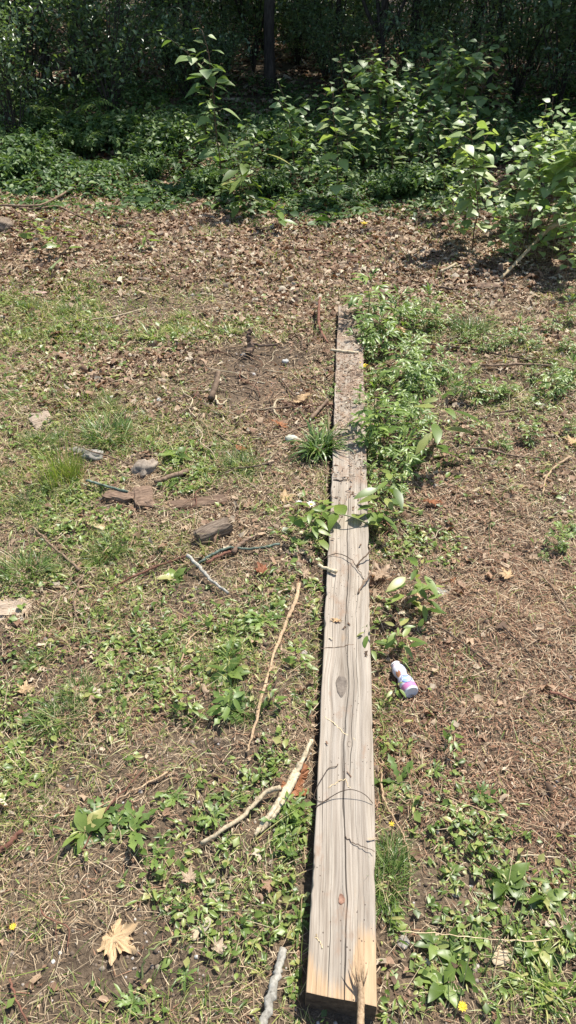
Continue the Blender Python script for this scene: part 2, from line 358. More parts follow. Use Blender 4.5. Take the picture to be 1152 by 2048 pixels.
def litter2():
    ms = MS(); X, Y = cand(48000, .4, 8.2, .8); px, py = px_of(X, Y)
    w = .03+.8*np.clip(G(px, py, LEAFY), 0, 1)-.3*G(px, py, BARE)+.3*smooth(5.4, 6.2, Y); w *= np.clip(vnoise(X, Y, 4, 51)*2.2-.5, 0.05, 1.4)
    X, Y = keep(X, Y, np.clip(w, .01, 1)); q = (~inplank(X, Y, .02)) & notclear(X, Y); X, Y = X[q], Y[q]; s = R.choice(10, len(X))
    for k in range(10):
        q = s == k; n = q.sum(); x, y = X[q], Y[q]; sc = np.minimum(R.lognormal(-4.1, .4, n), .034)*(.85+.07*y)
        S3 = np.stack([sc*R.uniform(.4, .9, n), sc*R.uniform(.9, 1.5, n), sc*1.5], -1)
        ms.add(fragT(20+k), np.stack([x, y, zg(x, y)+sc*.35+R.uniform(0, .012, n)], -1), R.uniform(0, 6.28, n), R.normal(0, .4, n), R.normal(0, .45, n), S3, R.uniform(0, 1, n))
    tag(obj('curled_leaf_litter', ms.mesh('curled_leaf_litter', M['litter'])), 'larger curled leaf scraps heaped over the far half of the clearing', 'leaf litter', kind='stuff')
litter2()
def straws():
    ms = MS(); X, Y = cand(420000, .3, 7.2, .85); px, py = px_of(X, Y)
    w = .57-.7*G(px, py, BARE)-.3*np.clip(G(px, py, NEED), 0, 1)-.3*G(px, py, WEED)+.25*vnoise(X, Y, 3, 5)
    w *= .3+1.1*vnoise(X, Y, 6, 22)
    X, Y = keep(X, Y, np.clip(w, .05, 1)); q = ~inplank(X, Y, .01); X, Y = X[q], Y[q]
    s = R.choice(6, len(X))
    for k in range(6):
        q = s == k; n = q.sum(); x, y = X[q], Y[q]; L = R.lognormal(-3.75, .6, n); Wd = (.0008+.0005*y)*R.uniform(.6, 1.6, n)
        ms.add(bladeT(3, 1., 1., [.1, .5, .9, .3, 1.3, .7][k], [.1, -.4, .6, -.2, .3, -.8][k]*12), np.stack([x, y, zg(x, y)+R.uniform(.002, .014, n)], -1), R.uniform(0, 6.28, n), R.normal(.08, .16, n), R.normal(0, .5, n), np.stack([Wd, L, L*.4], -1), R.uniform(0, 1, n))
    tag(obj('dry_straw', ms.mesh('dry_straw', M['straw'])), 'dry straw coloured grass bits strewn over the soil', 'straw', kind='stuff')
straws()
def needles():
    ms = MS(); X, Y = cand(480000, .3, 6.8, .85); px, py = px_of(X, Y)
    w = .1+1.*np.clip(G(px, py, NEED), 0, 1)-.3*G(px, py, BARE); w *= .5+.8*vnoise(X, Y, 5, 23)
    X, Y = keep(X, Y, np.clip(w, .03, 1)); q = ~inplank(X, Y, .01); X, Y = X[q], Y[q]
    n = len(X); L = R.lognormal(-4.05, .35, n); Wd = (.0013+.0005*Y)*R.uniform(.7, 1.5, n)
    ms.add(bladeT(2, 1., 1., .4, .15), np.stack([X, Y, zg(X, Y)+R.uniform(.001, .011, n)], -1), R.uniform(0, 6.28, n), R.normal(.05, .2, n), R.normal(0, .5, n), np.stack([Wd, L, L*.4], -1), R.uniform(0, 1, n))
    tag(obj('needle_litter', ms.mesh('needle_litter', M['needle'])), 'reddish brown fallen conifer needles matted on the ground', 'needles', kind='stuff')
needles()
def shortgrass():
    ms = MS(); X, Y = cand(480000, .3, 7., .85); px, py = px_of(X, Y)
    w = .08-.06*np.clip(G(px, py, NEED), 0, 1)+.8*G(px, py, GRASS)*(.3+1.2*vnoise(X, Y, 9, 6))-.1*G(px, py, BARE)+.10*vnoise(X, Y, 3, 8)
    w *= np.clip(vnoise(X, Y, 3.6, 24)*3.2-.9, .06, 1.7)
    w *= .25+1.6*(vnoise(X, Y, 38, 9) > .55)
    X, Y = keep(X, Y, np.clip(w, 0, 1)); q = (~inplank(X, Y, .01)) & notclear(X, Y, 1.3); X, Y = X[q], Y[q]
    s = R.choice(5, len(X))
    for k in range(5):
        q = s == k; n = q.sum(); x, y = X[q], Y[q]; L = R.lognormal(-3.25, .38, n); Wd = (.0010+.0006*y)*R.uniform(.7, 1.5, n)
        ms.add(bladeT(3, 1., 1., [.5, 1., 1.4, .8, 1.8][k], [.1, -.2, .3, -.1, .05][k]*8), np.stack([x, y, zg(x, y)], -1), R.uniform(0, 6.28, n), R.uniform(.3, 1.35, n), R.normal(0, .3, n), np.stack([Wd, L, L], -1), R.beta(2, 2.5, n))
    tag(obj('short_grass', ms.mesh('short_grass', M['grass'])), 'short patchy green grass growing through the litter', 'grass', kind='stuff')
shortgrass()
def weeds():
    ms = MS(); X, Y = cand(300000, .3, 7., .85); px, py = px_of(X, Y)
    w = .12+.75*G(px, py, WEED)*(.25+1.3*vnoise(X, Y, 7, 10))-.14*np.clip(G(px, py, NEED), 0, 1)-.1*np.clip(G(px, py, LEAFY), 0, 1)-.25*G(px, py, BARE)+.14*G(px, py, GRASS)
    w *= np.clip(vnoise(X, Y, 3.2, 25)*3.4-1., .08, 1.7)
    w *= .25+1.5*(vnoise(X, Y, 24, 11) > .52)
    X, Y = keep(X, Y, np.clip(w, 0, 1)); q = (~inplank(X, Y, .012)) & notclear(X, Y, 1.8); X, Y = X[q], Y[q]
    Ts = [leafT(3, 1., .62, None, .2, .3), leafT(3, 1., .35, None, .25, .4), leafT(2, 1., .8, None, .1, .2), leafT(4, 1., .4, lambda t: (.4+.6*t)*(1-t**6)*(1.2 if int(t*8) % 2 else .7), .2, .3)]
    s = R.choice(4, len(X))
    for k in range(4):
        q = s == k; n = q.sum(); x, y = X[q], Y[q]; L = np.minimum(R.lognormal(-4.3, .38, n), .026)*(1.35 if k == 3 else 1)*(.85+.14*y)
        ms.add(Ts[k], np.stack([x, y, zg(x, y)+R.uniform(.002, .02, n)], -1), R.uniform(0, 6.28, n), R.uniform(-.1, .75, n), R.normal(0, .3, n), L, R.beta(2, 2.2, n))
    tag(obj('low_weeds', ms.mesh('low_weeds', M['weed'])), 'low green small-leaved weeds matting the clearing floor', 'weeds', kind='stuff')
weeds()
def crumbs():
    ms = MS(); X, Y = cand(70000, .3, 6.5, 1.); px, py = px_of(X, Y)
    X, Y = keep(X, Y, np.clip(.3+.7*G(px, py, BARE), 0, 1)); q = ~inplank(X, Y, .01); X, Y = X[q], Y[q]
    c = np.array([(-1, -1, -.6), (1, -1, -.7), (1, 1, -.5), (-1, 1, -.6), (-.7, -.6, .7), (.6, -.8, .5), (.8, .6, .6), (-.5, .8, .8)])*.5
    f = np.array([(4, 5, 6, 7), (0, 1, 5, 4), (1, 2, 6, 5), (2, 3, 7, 6), (3, 0, 4, 7)])
    n = len(X); s = R.lognormal(-5.5, .5, n)*(.8+.1*Y)
    ms.add((c, f), np.stack([X, Y, zg(X, Y)+s*.2], -1), R.uniform(0, 6.28, n), R.normal(0, .3, n), R.normal(0, .3, n), s, R.uniform(0, 1, n))
    m = leafy('soil_crumb', [(0, (.07, .05, .035)), (.6, (.17, .125, .09)), (.9, (.3, .25, .2)), (1, (.55, .52, .48))], 0, .9, .3, 200, .2)
    tag(obj('soil_crumbs', ms.mesh('soil_crumbs', m)), 'small crumbs of soil and grit on bare earth', 'soil crumbs', kind='stuff')
crumbs()
def cover():
    ms = MS(); n0 = 130000
    Y = 6.0+7.5*R.uniform(0, 1, n0)**1.15; X = R.uniform(-1, 1, n0)*(1.2+.47*Y); px, py = px_of(X, Y)
    edge = 6.75+.5*(vnoise(X, Y*0, 1.1, 12)-.5)*2+.9*(vnoise(X, Y, 3.1, 71)-.5)-.25*np.exp(-((X-.9)/1.3)**2)+.15*(X < -1.5)
    w = smooth(-.3, .45, Y-edge)*np.clip(vnoise(X, Y, 2.6, 13)*2.2-.25, .08, 1.2)*np.where(Y > 10.5, .5, 1)
    X, Y = keep(X, Y, np.clip(w, 0, 1)); n = len(X)
    Z = zg(X, Y)+R.uniform(0, 1, n)**.7*(.04+.26*smooth(6.6, 8.2, Y)*vnoise(X, Y, 1.7, 14)*1.5)
    Ts = [leafT(3, 1., .7, None, .15, .3), leafT(3, 1., .45, None, .2, .4), leafT(4, 1., .3, None, .2, .5)]
    s = R.choice(3, n)
    for k in range(3):
        q = s == k; m_ = q.sum(); L = R.lognormal(-3.0, .32, m_)
        ms.add(Ts[k], np.stack([X[q], Y[q], Z[q]], -1), R.uniform(0, 6.28, m_), R.uniform(-.5, .5, m_), R.normal(0, .35, m_), L, R.beta(2, 2.5, m_))
    tag(obj('woodland_ground_cover', ms.mesh('woodland_ground_cover', M['cover'])), 'dark green leafy ground cover massed under the woodland edge', 'ground cover', kind='stuff')
    ms = MS(); n = 42000; Y = 8.+26*R.uniform(0, 1, n)**1.2; X = R.uniform(-1, 1, n)*(2+.55*Y); sc = R.lognormal(-2.6, .4, n)
    ms.add(fragT(3), np.stack([X, Y, zg(X, Y)+.02], -1), R.uniform(0, 6.28, n), R.normal(0, .2, n), R.normal(0, .2, n), sc, R.uniform(0, .8, n))
    tag(obj('forest_floor_leaves', ms.mesh('forest_floor_leaves', M['litter'])), 'old brown leaves covering the shaded forest floor', 'leaf litter', kind='stuff')
cover()
# ------------------------------------------------------------------ plank
def pl_uv(px, py):
    p = at(px, py, PT); u, v = puv(p[0], p[1]); return float(u), float(v)
KN = [(683, 1371, .0135, .034), (699, 1489, .0052, .0085), (683, 1799, .0062, .0105)]
KN = [(*pl_uv(a, b), c, d) for a, b, c, d in KN]
def plankmat():
    m, nt, b = newmat('weathered_timber')
    tc = N(nt, 'ShaderNodeTexCoord'); sep = N(nt, 'ShaderNodeSeparateXYZ'); nt.links.new(tc.outputs['Object'], sep.inputs[0])
    X, Yo, Z = sep.outputs
    wig = math_(nt, 'MULTIPLY', math_(nt, 'SUBTRACT', noise(nt, 1., 2, .5, objco(nt, (6, 1.6, 6))), .5), .03)
    U = math_(nt, 'ADD', X, wig)
    for (ku, kv, ru, rv) in KN:                    # grain bends round each knot
        dv = math_(nt, 'DIVIDE', math_(nt, 'SUBTRACT', Yo, kv), rv*2.6)
        g = math_(nt, 'POWER', 2.718, math_(nt, 'MULTIPLY', math_(nt, 'MULTIPLY', dv, dv), -1.))
        dx = math_(nt, 'SUBTRACT', X, ku)
        q = math_(nt, 'DIVIDE', dx, math_(nt, 'ADD', math_(nt, 'MULTIPLY', math_(nt, 'MULTIPLY', dx, dx), 1/(ru*2.)), ru*.8))
        U = math_(nt, 'SUBTRACT', U, math_(nt, 'MULTIPLY', math_(nt, 'MULTIPLY', g, q), ru*.8))
    cb = N(nt, 'ShaderNodeCombineXYZ'); nt.links.new(U, cb.inputs[0]); nt.links.new(Yo, cb.inputs[1]); nt.links.new(Z, cb.inputs[2])
    def mp(sc):
        q = N(nt, 'ShaderNodeMapping'); q.inputs['Scale'].default_value = sc; nt.links.new(cb.outputs[0], q.inputs[0]); return q.outputs[0]
    g1 = noise(nt, 1., 5, .7, mp((110, 2.2, 60))); g2 = noise(nt, 1., 3, .6, mp((420, 9, 300))); g3 = noise(nt, 1., 3, .6, mp((28, .9, 20)))
    grey = ramp(nt, g1, [(.25, (.19, .16, .125)), (.45, (.31, .27, .22)), (.62, (.39, .35, .29)), (.8, (.27, .243, .205))])
    grey = mixc(nt, .65, grey, ramp(nt, g3, [(.3, (.72, .70, .70)), (.6, (1.05, 1., .95))]), 'MULTIPLY')
    fresh = ramp(nt, g1, [(.25, (.29, .185, .105)), (.5, (.43, .30, .18)), (.75, (.51, .38, .245))])
    # fresh wood: the near few centimetres, reaching further on the right half
    jag = math_(nt, 'MULTIPLY', math_(nt, 'SUBTRACT', noise(nt, 1., 4, .6, mp((60, 7, 10))), .5), .10)
    s1 = N(nt, 'ShaderNodeMapRange'); nt.links.new(U, s1.inputs[0]); s1.inputs[1].default_value = .008; s1.inputs[2].default_value = .034; s1.inputs[3].default_value = .026; s1.inputs[4].default_value = .125
    lim = math_(nt, 'ADD', s1.outputs[0], math_(nt, 'MULTIPLY', math_(nt, 'MAXIMUM', math_(nt, 'SUBTRACT', -.04, X), 0), 1.6))
    jag = math_(nt, 'ADD', jag, math_(nt, 'MULTIPLY', math_(nt, 'SUBTRACT', noise(nt, 1., 2, .5, mp((260, 12, 10))), .5), .06))
    lim = math_(nt, 'ADD', lim, jag)
    mr = N(nt, 'ShaderNodeMapRange'); nt.links.new(math_(nt, 'SUBTRACT', lim, Yo), mr.inputs[0]); mr.inputs[1].default_value = -.022; mr.inputs[2].default_value = .018
    c = mixc(nt, mr.outputs[0], grey, fresh)
    st = noise(nt, 1., 3, .6, mp((14, 5, 5))); mr2 = N(nt, 'ShaderNodeMapRange'); nt.links.new(st, mr2.inputs[0]); mr2.inputs[1].default_value = .68; mr2.inputs[2].default_value = .78
    c = mixc(nt, math_(nt, 'MULTIPLY', mr2.outputs[0], .5), c, fresh)
    c = mixc(nt, .5, c, ramp(nt, g2, [(.3, (.62, .6, .58)), (.55, (1.05, 1.05, 1.05))]), 'MULTIPLY')
    # drying cracks along the grain
    def crack(u0, v0, v1, w, wn, seed):
        wo = math_(nt, 'MULTIPLY', math_(nt, 'SUBTRACT', noise(nt, 1., 3, .6, mp((0, 5, seed))), .5), wn)
        d = math_(nt, 'ABSOLUTE', math_(nt, 'SUBTRACT', math_(nt, 'SUBTRACT', U, wo), u0))
        e = N(nt, 'ShaderNodeMapRange'); e.clamp = True; nt.links.new(Yo, e.inputs[0]); e.inputs[1].default_value = v0; e.inputs[2].default_value = v0+.10
        e2 = N(nt, 'ShaderNodeMapRange'); nt.links.new(Yo, e2.inputs[0]); e2.inputs[1].default_value = v1; e2.inputs[2].default_value = v1-.12
        ww = math_(nt, 'MULTIPLY', math_(nt, 'MULTIPLY', e.outputs[0], e2.outputs[0]), w)
        f = N(nt, 'ShaderNodeMapRange'); nt.links.new(math_(nt, 'SUBTRACT', ww, d), f.inputs[0]); f.inputs[1].default_value = -.0003; f.inputs[2].default_value = .0003
        return f.outputs[0]
    cr = crack(.006, -.08, .62, .0014, .012, 3)
    for a in ((.004, .35, 1.15, .0010, .014, 7), (-.026, -.05, .22, .0007, .006, 9), (.021, .45, .95, .0007, .010, 11), (-.002, .95, 1.75, .0013, .016, 5), (.032, .7, 1.3, .0005, .02, 13), (-.04, .9, 1.5, .0005, .01, 17), (-.05, .3, .6, .0005, .01, 19), (.045, 1.5, 2.3, .0007, .01, 23), (0., 1.8, 3., .001, .02, 29)):
        cr = math_(nt, 'MAXIMUM', cr, crack(*a))
    c = mixc(nt, math_(nt, 'MULTIPLY', cr, .9), c, (.03, .022, .016))
    # insect holes and grit
    vor = N(nt, 'ShaderNodeTexVoronoi'); nt.links.new(objco(nt, (90, 70, 60)), vor.inputs[0]); vor.inputs['Scale'].default_value = 1.
    sp = math_(nt, 'LESS_THAN', vor.outputs[0], .13); msk = math_(nt, 'GREATER_THAN', noise(nt, 9, 2, .5, objco(nt)), .53)
    c = mixc(nt, math_(nt, 'MULTIPLY', math_(nt, 'MULTIPLY', sp, msk), .85), c, (.06, .04, .03))
    # dirt ground in further along the plank
    stn = noise(nt, 1., 4, .65, objco(nt, (22, 3.2, 10))); c = mixc(nt, .6, c, ramp(nt, stn, [(.3, (.62, .58, .54)), (.5, (1, 1, 1)), (.7, (1.14, 1.14, 1.16))]), 'MULTIPLY')
    d1 = noise(nt, 1., 5, .7, objco(nt, (16, 9, 10))); fr = N(nt, 'ShaderNodeMapRange'); nt.links.new(Yo, fr.inputs[0]); fr.inputs[1].default_value = 1.25; fr.inputs[2].default_value = 2.6
    dm = N(nt, 'ShaderNodeMapRange'); nt.links.new(math_(nt, 'ADD', d1, math_(nt, 'MULTIPLY', fr.outputs[0], .16)), dm.inputs[0]); dm.inputs[1].default_value = .58; dm.inputs[2].default_value = .72
    c = mixc(nt, math_(nt, 'MULTIPLY', dm.outputs[0], .75), c, (.26, .175, .12))
    nt.links.new(c, b.inputs['Base Color']); b.inputs['Roughness'].default_value = .8; b.inputs['Specular IOR Level'].default_value = .2
    hgt = math_(nt, 'SUBTRACT', math_(nt, 'ADD', g1, math_(nt, 'MULTIPLY', g2, .5)), math_(nt, 'MULTIPLY', cr, 2.5))
    bump(nt, b, hgt, .7, .0022); return m
def plank():
    ring = []; w = PW/2; t = PT; zb = -.012; r = .004
    for q in np.linspace(-1, 1, 15): ring.append((q*(w-r), t))
    for a in (60, 30, 0): ring.append((w-r+r*math.cos(rad(a)), t-r+r*math.sin(rad(a))))
    ring += [(w, t*.6), (w, t*.3), (w, zb), (0, zb), (-w, zb), (-w, t*.3), (-w, t*.6)]
    for a in (180, 150, 120): ring.append((-w+r+r*math.cos(rad(a)), t-r+r*math.sin(rad(a))))
    CHP = [(random.uniform(.05, 3.5), random.uniform(.004, .03), random.uniform(.0015, .005), random.choice((-1, 1))) for _ in range(46)]
    k = len(ring); vs = np.concatenate([[0, .002, .006], np.linspace(.012, PL-.015, 420), [PL-.006, PL-.001, PL]]); V = []
    for i, v in enumerate(vs):
        e = 1-.006*(i in (0, len(vs)-1))
        for (x, z) in ring:
            skew = -.11*x if v < .05 else 0
            wob = (float(vnoise(v*9, z*3+(x > 0)*5, 1, 31))-.5)*.0035*(abs(x) > w-.006)
            if v > 1.2: wob += (float(vnoise(v*25, (x > 0)*9, 1, 33))-.5)*.003*(abs(x) > w-.006)
            for cv, cw, cd, cs_ in CHP: wob -= (x > 0 and cs_ > 0 or x < 0 and cs_ < 0)*cs_*cd*math.exp(-((v-cv)/cw)**2)*(abs(x) > w-.006)*(z > .02)
            wob += .0035*math.sin(v*1.3)+.0015*math.sin(v*4.1)
            chip = -.006*math.exp(-((v-.95)/.12)**2-((x-w)/.01)**2)*(z > .05)
            V.append(((x+wob)*e, v+skew*(1 if i < 5 else 1), z*e+(.0012*math.sin(x*60)+.001*math.sin(v*3) if z > .055 else 0)+chip))
    n = len(vs); Fc = [(i*k+j, (i+1)*k+j, (i+1)*k+(j+1) % k, i*k+(j+1) % k) for i in range(n-1) for j in range(k)]
    Fc.append(tuple(range(k))); Fc.append(tuple(reversed([(n-1)*k+j for j in range(k)])))
    o = empty('plank', (P0[0], P0[1], 0), -PY)
    tag(o, 'long weathered grey timber plank lying flat on the ground, pale yellow at its near end', 'plank')
    pm = plankmat(); eg = barky('shade_painted_end_grain', (.09, .065, .045), (.16, .12, .085), (60, 60, 60)); me = mesh('timber', V, Fc, [pm, eg], smooth_=False); obj('timber', me, o)  # end faces: their shade is painted in as a darker wood colour
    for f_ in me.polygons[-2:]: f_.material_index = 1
    km = stone('knot_wood', (.10, .078, .06), (.24, .20, .16)); kr = stone('red_knot_wood', (.12, .05, .03), (.38, .22, .15))
    for i, (u, v, ru, rv) in enumerate(KN):
        V = [(u, v, PT+.0004)]; m = 28
        for rr, zz in ((.45, .0012), (.8, .001), (1., .0028), (1.12, .0008)):
            for j in range(m):
                a = 2*math.pi*j/m; w_ = 1+.09*math.sin(3*a+i)+.05*math.sin(7*a)
                V.append((u+ru*rr*w_*math.cos(a), v+rv*rr*w_*math.sin(a), PT+zz))
        Fc = [(0, 1+j, 1+(j+1) % m) for j in range(m)]
        for s in range(3): Fc += [(1+s*m+j, 1+(s+1)*m+j, 1+(s+1)*m+(j+1) % m, 1+s*m+(j+1) % m) for j in range(m)]
        kk = obj('knot', mesh('knot', V, Fc, kr if i == 2 else km), o)
        kk['label'] = ['large grey oval knot', 'small brown knot', 'small reddish knot hole'][i]
plank()
def plankdebris():
    ms = MS(); n = 3800; u = R.uniform(-.066, .066, n); v = PL*R.uniform(0, 1, n)**.62
    w = smooth(1.35, 2.3, v)*np.clip(vnoise(u*14, v*6, 1, 41)*1.6-.35, 0, 1)*.7+.012
    q = R.uniform(0, 1, n) < w; u, v = u[q], v[q]; n = len(u)
    X = P0[0]+PN[0]*u+PD[0]*v; Y = P0[1]+PN[1]*u+PD[1]*v
    sc = R.lognormal(-4.75, .5, n)
    sc = np.minimum(sc, .012); S3 = np.stack([sc*R.uniform(.3, 1, n), sc*R.uniform(.8, 1.8, n), sc*.6], -1)
    ms.add(fragT(5), np.stack([X, Y, PT+.002+R.uniform(0, .004, n)], -1), R.uniform(0, 6.28, n), R.normal(0, .2, n), R.normal(0, .2, n), S3, R.uniform(0, .65, n))
    n = 2600; u = R.uniform(-.066, .066, n); v = .9+2.7*R.uniform(0, 1, n)**.6
    q = R.uniform(0, 1, n) < smooth(1.3, 2.3, v)*np.clip(vnoise(u*14, v*6, 1, 42)*1.6-.3, 0, 1); u, v = u[q], v[q]; n = len(u); L = R.lognormal(-4., .4, n)
    ms.add(bladeT(2, 1, 1., .4, .2), np.stack([P0[0]+PN[0]*u+PD[0]*v, P0[1]+PN[1]*u+PD[1]*v, PT+R.uniform(.002, .007, n)], -1), R.uniform(0, 6.28, n), R.normal(0, .1, n), R.normal(0, .3, n), np.stack([np.full(n, .0022), L, L*.2], -1), R.uniform(0, .8, n))
    tag(obj('plank_debris', ms.mesh('plank_debris', M['litter'])), 'reddish brown crumbs and needles lying along the far half of the plank', 'debris', kind='stuff')
plankdebris()
# ------------------------------------------------------------------ where words
def where(x, y):
    px, py = [float(v) for v in px_of(x, y)]
    if py < 430: d = 'at the woodland edge'
    elif py < 600: d = "beyond the plank's far end"
    elif py < 830: d = "level with the plank's far third"
    elif py < 1040: d = 'level with the pale grass tuft'
    elif py < 1290: d = "level with the plank's middle"
    elif py < 1520: d = 'level with the bottle'
    elif py < 1780: d = 'level with the dark green tuft'
    else: d = "near the plank's near end"
    e = px-(713-.0345*(py+90))
    a = abs(e); side = 'right' if e > 0 else 'left'
    if a < 140: s = 'close %s of the plank' % side if py > 600 else 'straight ahead'
    elif (px < 150 or px > 1020): s = 'at far %s' % side
    else: s = 'some way %s of it' % side if py > 600 else 'to the %s' % side
    return s+', '+d if not s.startswith('some') else d+', '+s
# ------------------------------------------------------------------ sticks, twigs
def stick(pts, w0, w1, mat, label, cat='twig', name='twig', z=None, lift=None, n=6, k=7, wob=.12, extra=None, flat=1., group=None, uneven=.003):
    """pts: (px,py) seen points; w in photo pixels (converted at the first point)"""
    zz = z; P = []
    for i, (a, b) in enumerate(pts):
        l = 0 if lift is None else (lift[i] if hasattr(lift, '__len__') else lift)
        if z is None: l += .013
        p = at(a, b, None if z is None else z+l, l); P.append(p)
    d0 = P[0][1]*cP+(H-P[0][2])*sP; d1 = P[-1][1]*cP+(H-P[-1][2])*sP
    r0, r1 = w0/F*d0/2, w1/F*d1/2
    org = P[0].copy(); Q = spline(P, n); rg = np.random.default_rng(abs(int(pts[0][0]*7+pts[0][1])))
    Q = [q+np.array([rg.normal()*uneven*.5, rg.normal()*uneven*.5, (r0+r1)/2*.8+rg.normal()*uneven*.3]) for q in Q]
    V, Fc = tube(Q, r0, r1, k, wob, int(pts[0][0]), flat)
    bb = B(); bb.add(V-org, Fc)
    if extra:
        for (i0, ang, L, rr) in extra:              # side shoots
            p = Q[int(i0*(len(Q)-1))]; dr = np.array([math.cos(ang), math.sin(ang), .25])
            E = [p+dr*L*t+np.array([0, 0, -.1*L*t*t]) for t in (0, .33, .66, 1)]
            V, Fc = tube(E, rr, rr*.4, 5, .1); bb.add(V-org, Fc)
    o = obj(name, bb.mesh(name, M[mat] if isinstance(mat, str) else mat), None, org)
    return tag(o, label, cat, group)
stick([(598, 1170), (590, 1205), (575, 1240), (548, 1310), (522, 1400), (508, 1460), (492, 1508)], 9, 4, 'peel', 'long slender peeled brown stick lying on the weeds left of the plank', 'stick', 'fallen_stick', wob=.2, flat=.7)
stick([(560, 1577), (530, 1590), (490, 1630), (445, 1663), (402, 1690)], 10, 8, 'pale', 'smooth pale crooked stick crossing under the split gnarled stick', 'stick', 'fallen_stick', lift=[.012, .006, .004, 0, 0])
def gnarled():
    P = [at(a, b, None, l) for (a, b), l in zip([(623, 1487), (603, 1530), (580, 1578), (552, 1622), (530, 1650), (510, 1676)], (.03, .02, .012, .01, .006, .004))]
    org = P[-1].copy(); Q = spline(P, 8); bb = B(); rg = np.random.default_rng(3)
    for s, (r, off, i0, i1) in enumerate(((.0085, 0, 0, len(Q)), (.0068, .007, 12, len(Q)-3), (.005, -.007, 8, len(Q)-10), (.005, .013, 26, len(Q)+0))):
        q = [p+np.array([off, off*.3, .014+rg.normal()*.0015]) for p in Q[i0:i1]]
        V, Fc = tube(q, [r*.6, r, r*1.1, r*.9, r*.35], None, 8, .3, s); bb.add(V-org, Fc)
    tag(obj('fallen_stick', bb.mesh('fallen_stick', M['pale']), None, org), 'thick knobbly split yellowish stick leaning towards the near half of the plank', 'stick')
gnarled()
stick([(567, 1902), (556, 1945), (545, 1985), (528, 2046), (515, 2090)], 17, 19, 'greyst', 'short thick grey barked stick by the near left corner of the plank', 'stick', 'fallen_stick', k=10, wob=.1, lift=.01)
def splinter():
    t = PT; P = [at(720, 1962, t+.018), at(722, 2000, t+.013), at(721, 2050, t+.006), at(718, 2130, t-.01)]
    org = P[1].copy(); Q = spline(P, 5); bb = B()
    V, Fc = tube(Q, [.005, .0066, .0066, .007], None, 9, .12, 4); bb.add(V-org, Fc)
    for dx, h, r in ((-.009, .045, .0016), (-.004, .055, .0022), (.0, .03, .002), (.004, .052, .002), (.008, .04, .0014), (.002, .06, .0015)):
        b0 = Q[2]+np.array([dx*.4, 0, 0]); tip = b0+np.array([dx*2, h, .012+abs(dx)])
        V, Fc = tube([b0, (b0+tip)/2+np.array([dx*.2, 0, .002]), tip], [r*1.4, r, r*.2], None, 5, .2, 2); bb.add(V-org, Fc)
    tag(obj('broken_stick', bb.mesh('broken_stick', M['peel']), None, org), 'broken tan stick with a splintered tip overhanging the near end of the plank', 'stick')
splinter()
stick([(661, 702), (690, 705), (717, 708)], 6, 5, 'pale', 'straight pale stick laid across the far third of the plank', 'stick', 'fallen_stick', z=PT)
stick([(668, 857), (690, 859), (713, 861)], 3.5, 3, 'pale', 'thin pale straw stem across the plank beside the pale grass tuft', 'straw', 'straw_stem', z=PT)
stick([(667, 960), (680, 961), (700, 960)], 3, 2, 'twigd', 'tiny dark twig lying across the plank just beyond the bent yellowish stem', 'twig', z=PT)
stick([(637, 1132), (655, 1140), (674, 1147)], 7, 8, 'pale', 'short stubby pale stick poking over the left edge of the plank', 'stick', 'fallen_stick', z=PT, lift=.006)
stick([(712, 1133), (731, 1112), (752, 1090)], 3.5, 3, 'twig', 'thin brown stem leaning on the right edge of the plank above the big leaf', 'twig', 'dry_stem', z=PT, lift=[.002, .02, .04])
stick([(716, 1188), (728, 1168), (742, 1148), (748, 1120)], 4, 2.5, 'twig', 'short dry stem resting on the right edge of the plank beside the big leaf', 'twig', 'dry_stem', z=PT, lift=[.002, .01, .02, .03])
def curl():
    bb = B(); A = [(676, 1528), (672, 1533), (658, 1536), (648, 1550), (637, 1568), (629, 1588), (631, 1599), (645, 1603), (658, 1599)]
    C = [(630, 1615), (645, 1605), (665, 1592), (682, 1583), (700, 1579), (718, 1583), (733, 1592), (746, 1607)]
    org = at(645, 1603, PT)
    for L, hh, r in ((A, [.002, .003, .004, .006, .01, .008, .005, .004, .004], .0011), (C, [.003, .005, .01, .018, .024, .022, .015, .004], .0012)):
        Q = spline([at(a, b, PT+h) for (a, b), h in zip(L, hh)], 5)
        V, Fc = tube(Q, r, r*.7, 5, .08); bb.add(V-org, Fc)
    tag(obj('curled_tendril', bb.mesh('curled_tendril', M['twigd']), None, org), 'thin dark wiry tendril curling over the near half of the plank', 'tendril')
curl()
stick([(655, 1576), (672, 1566), (688, 1560), (695, 1568), (700, 1578)], 2.2, 1.6, 'chip', 'bent whitish straw on the plank just above the wiry tendril', 'straw', 'straw_stem', z=PT)
stick([(652, 1433), (670, 1450), (690, 1467), (711, 1481)], 2, 1.4, 'chip', 'fine straight straw on the plank running to the small round knot', 'straw', 'straw_stem', z=PT)
stick([(632, 1870), (637, 1882), (645, 1897)], 2.4, 2, 'chip', 'tiny white splinter on the plank left of the long crack', 'splinter', 'straw_stem', z=PT)
stick([(640, 1297), (675, 1294), (710, 1288)], 1.6, 1.2, 'twig', 'hair-thin stalk lying across the plank above the large grey knot', 'twig', z=PT)
stick([(648, 1118), (672, 1108), (700, 1118), (720, 1145), (728, 1160)], 1.8, 1.4, 'twigd', 'thin arched rootlet over the plank beside the stubby pale stick', 'rootlet', 'rootlet', z=PT, lift=[0, .006, .01, .006, 0])
stick([(690, 1675), (715, 1690), (748, 1702)], 2., 1.4, 'twigd', 'dark thin stalk on the plank reaching out of the dark green tuft', 'twig', z=PT, lift=[.002, .006, .01])
stick([(763, 1545), (766, 1592), (788, 1640), (805, 1668), (820, 1728), (818, 1812)], 4, 3, 'peel', 'long thin curved brown twig right of the plank beside the dark green tuft', n=8)
stick([(375, 1112), (400, 1137), (425, 1165), (457, 1188)], 7, 6, 'greyst', 'straight grey stick left of the plank below the weathered wood chunk', 'stick', 'fallen_stick', lift=[.03, .02, .01, .004])
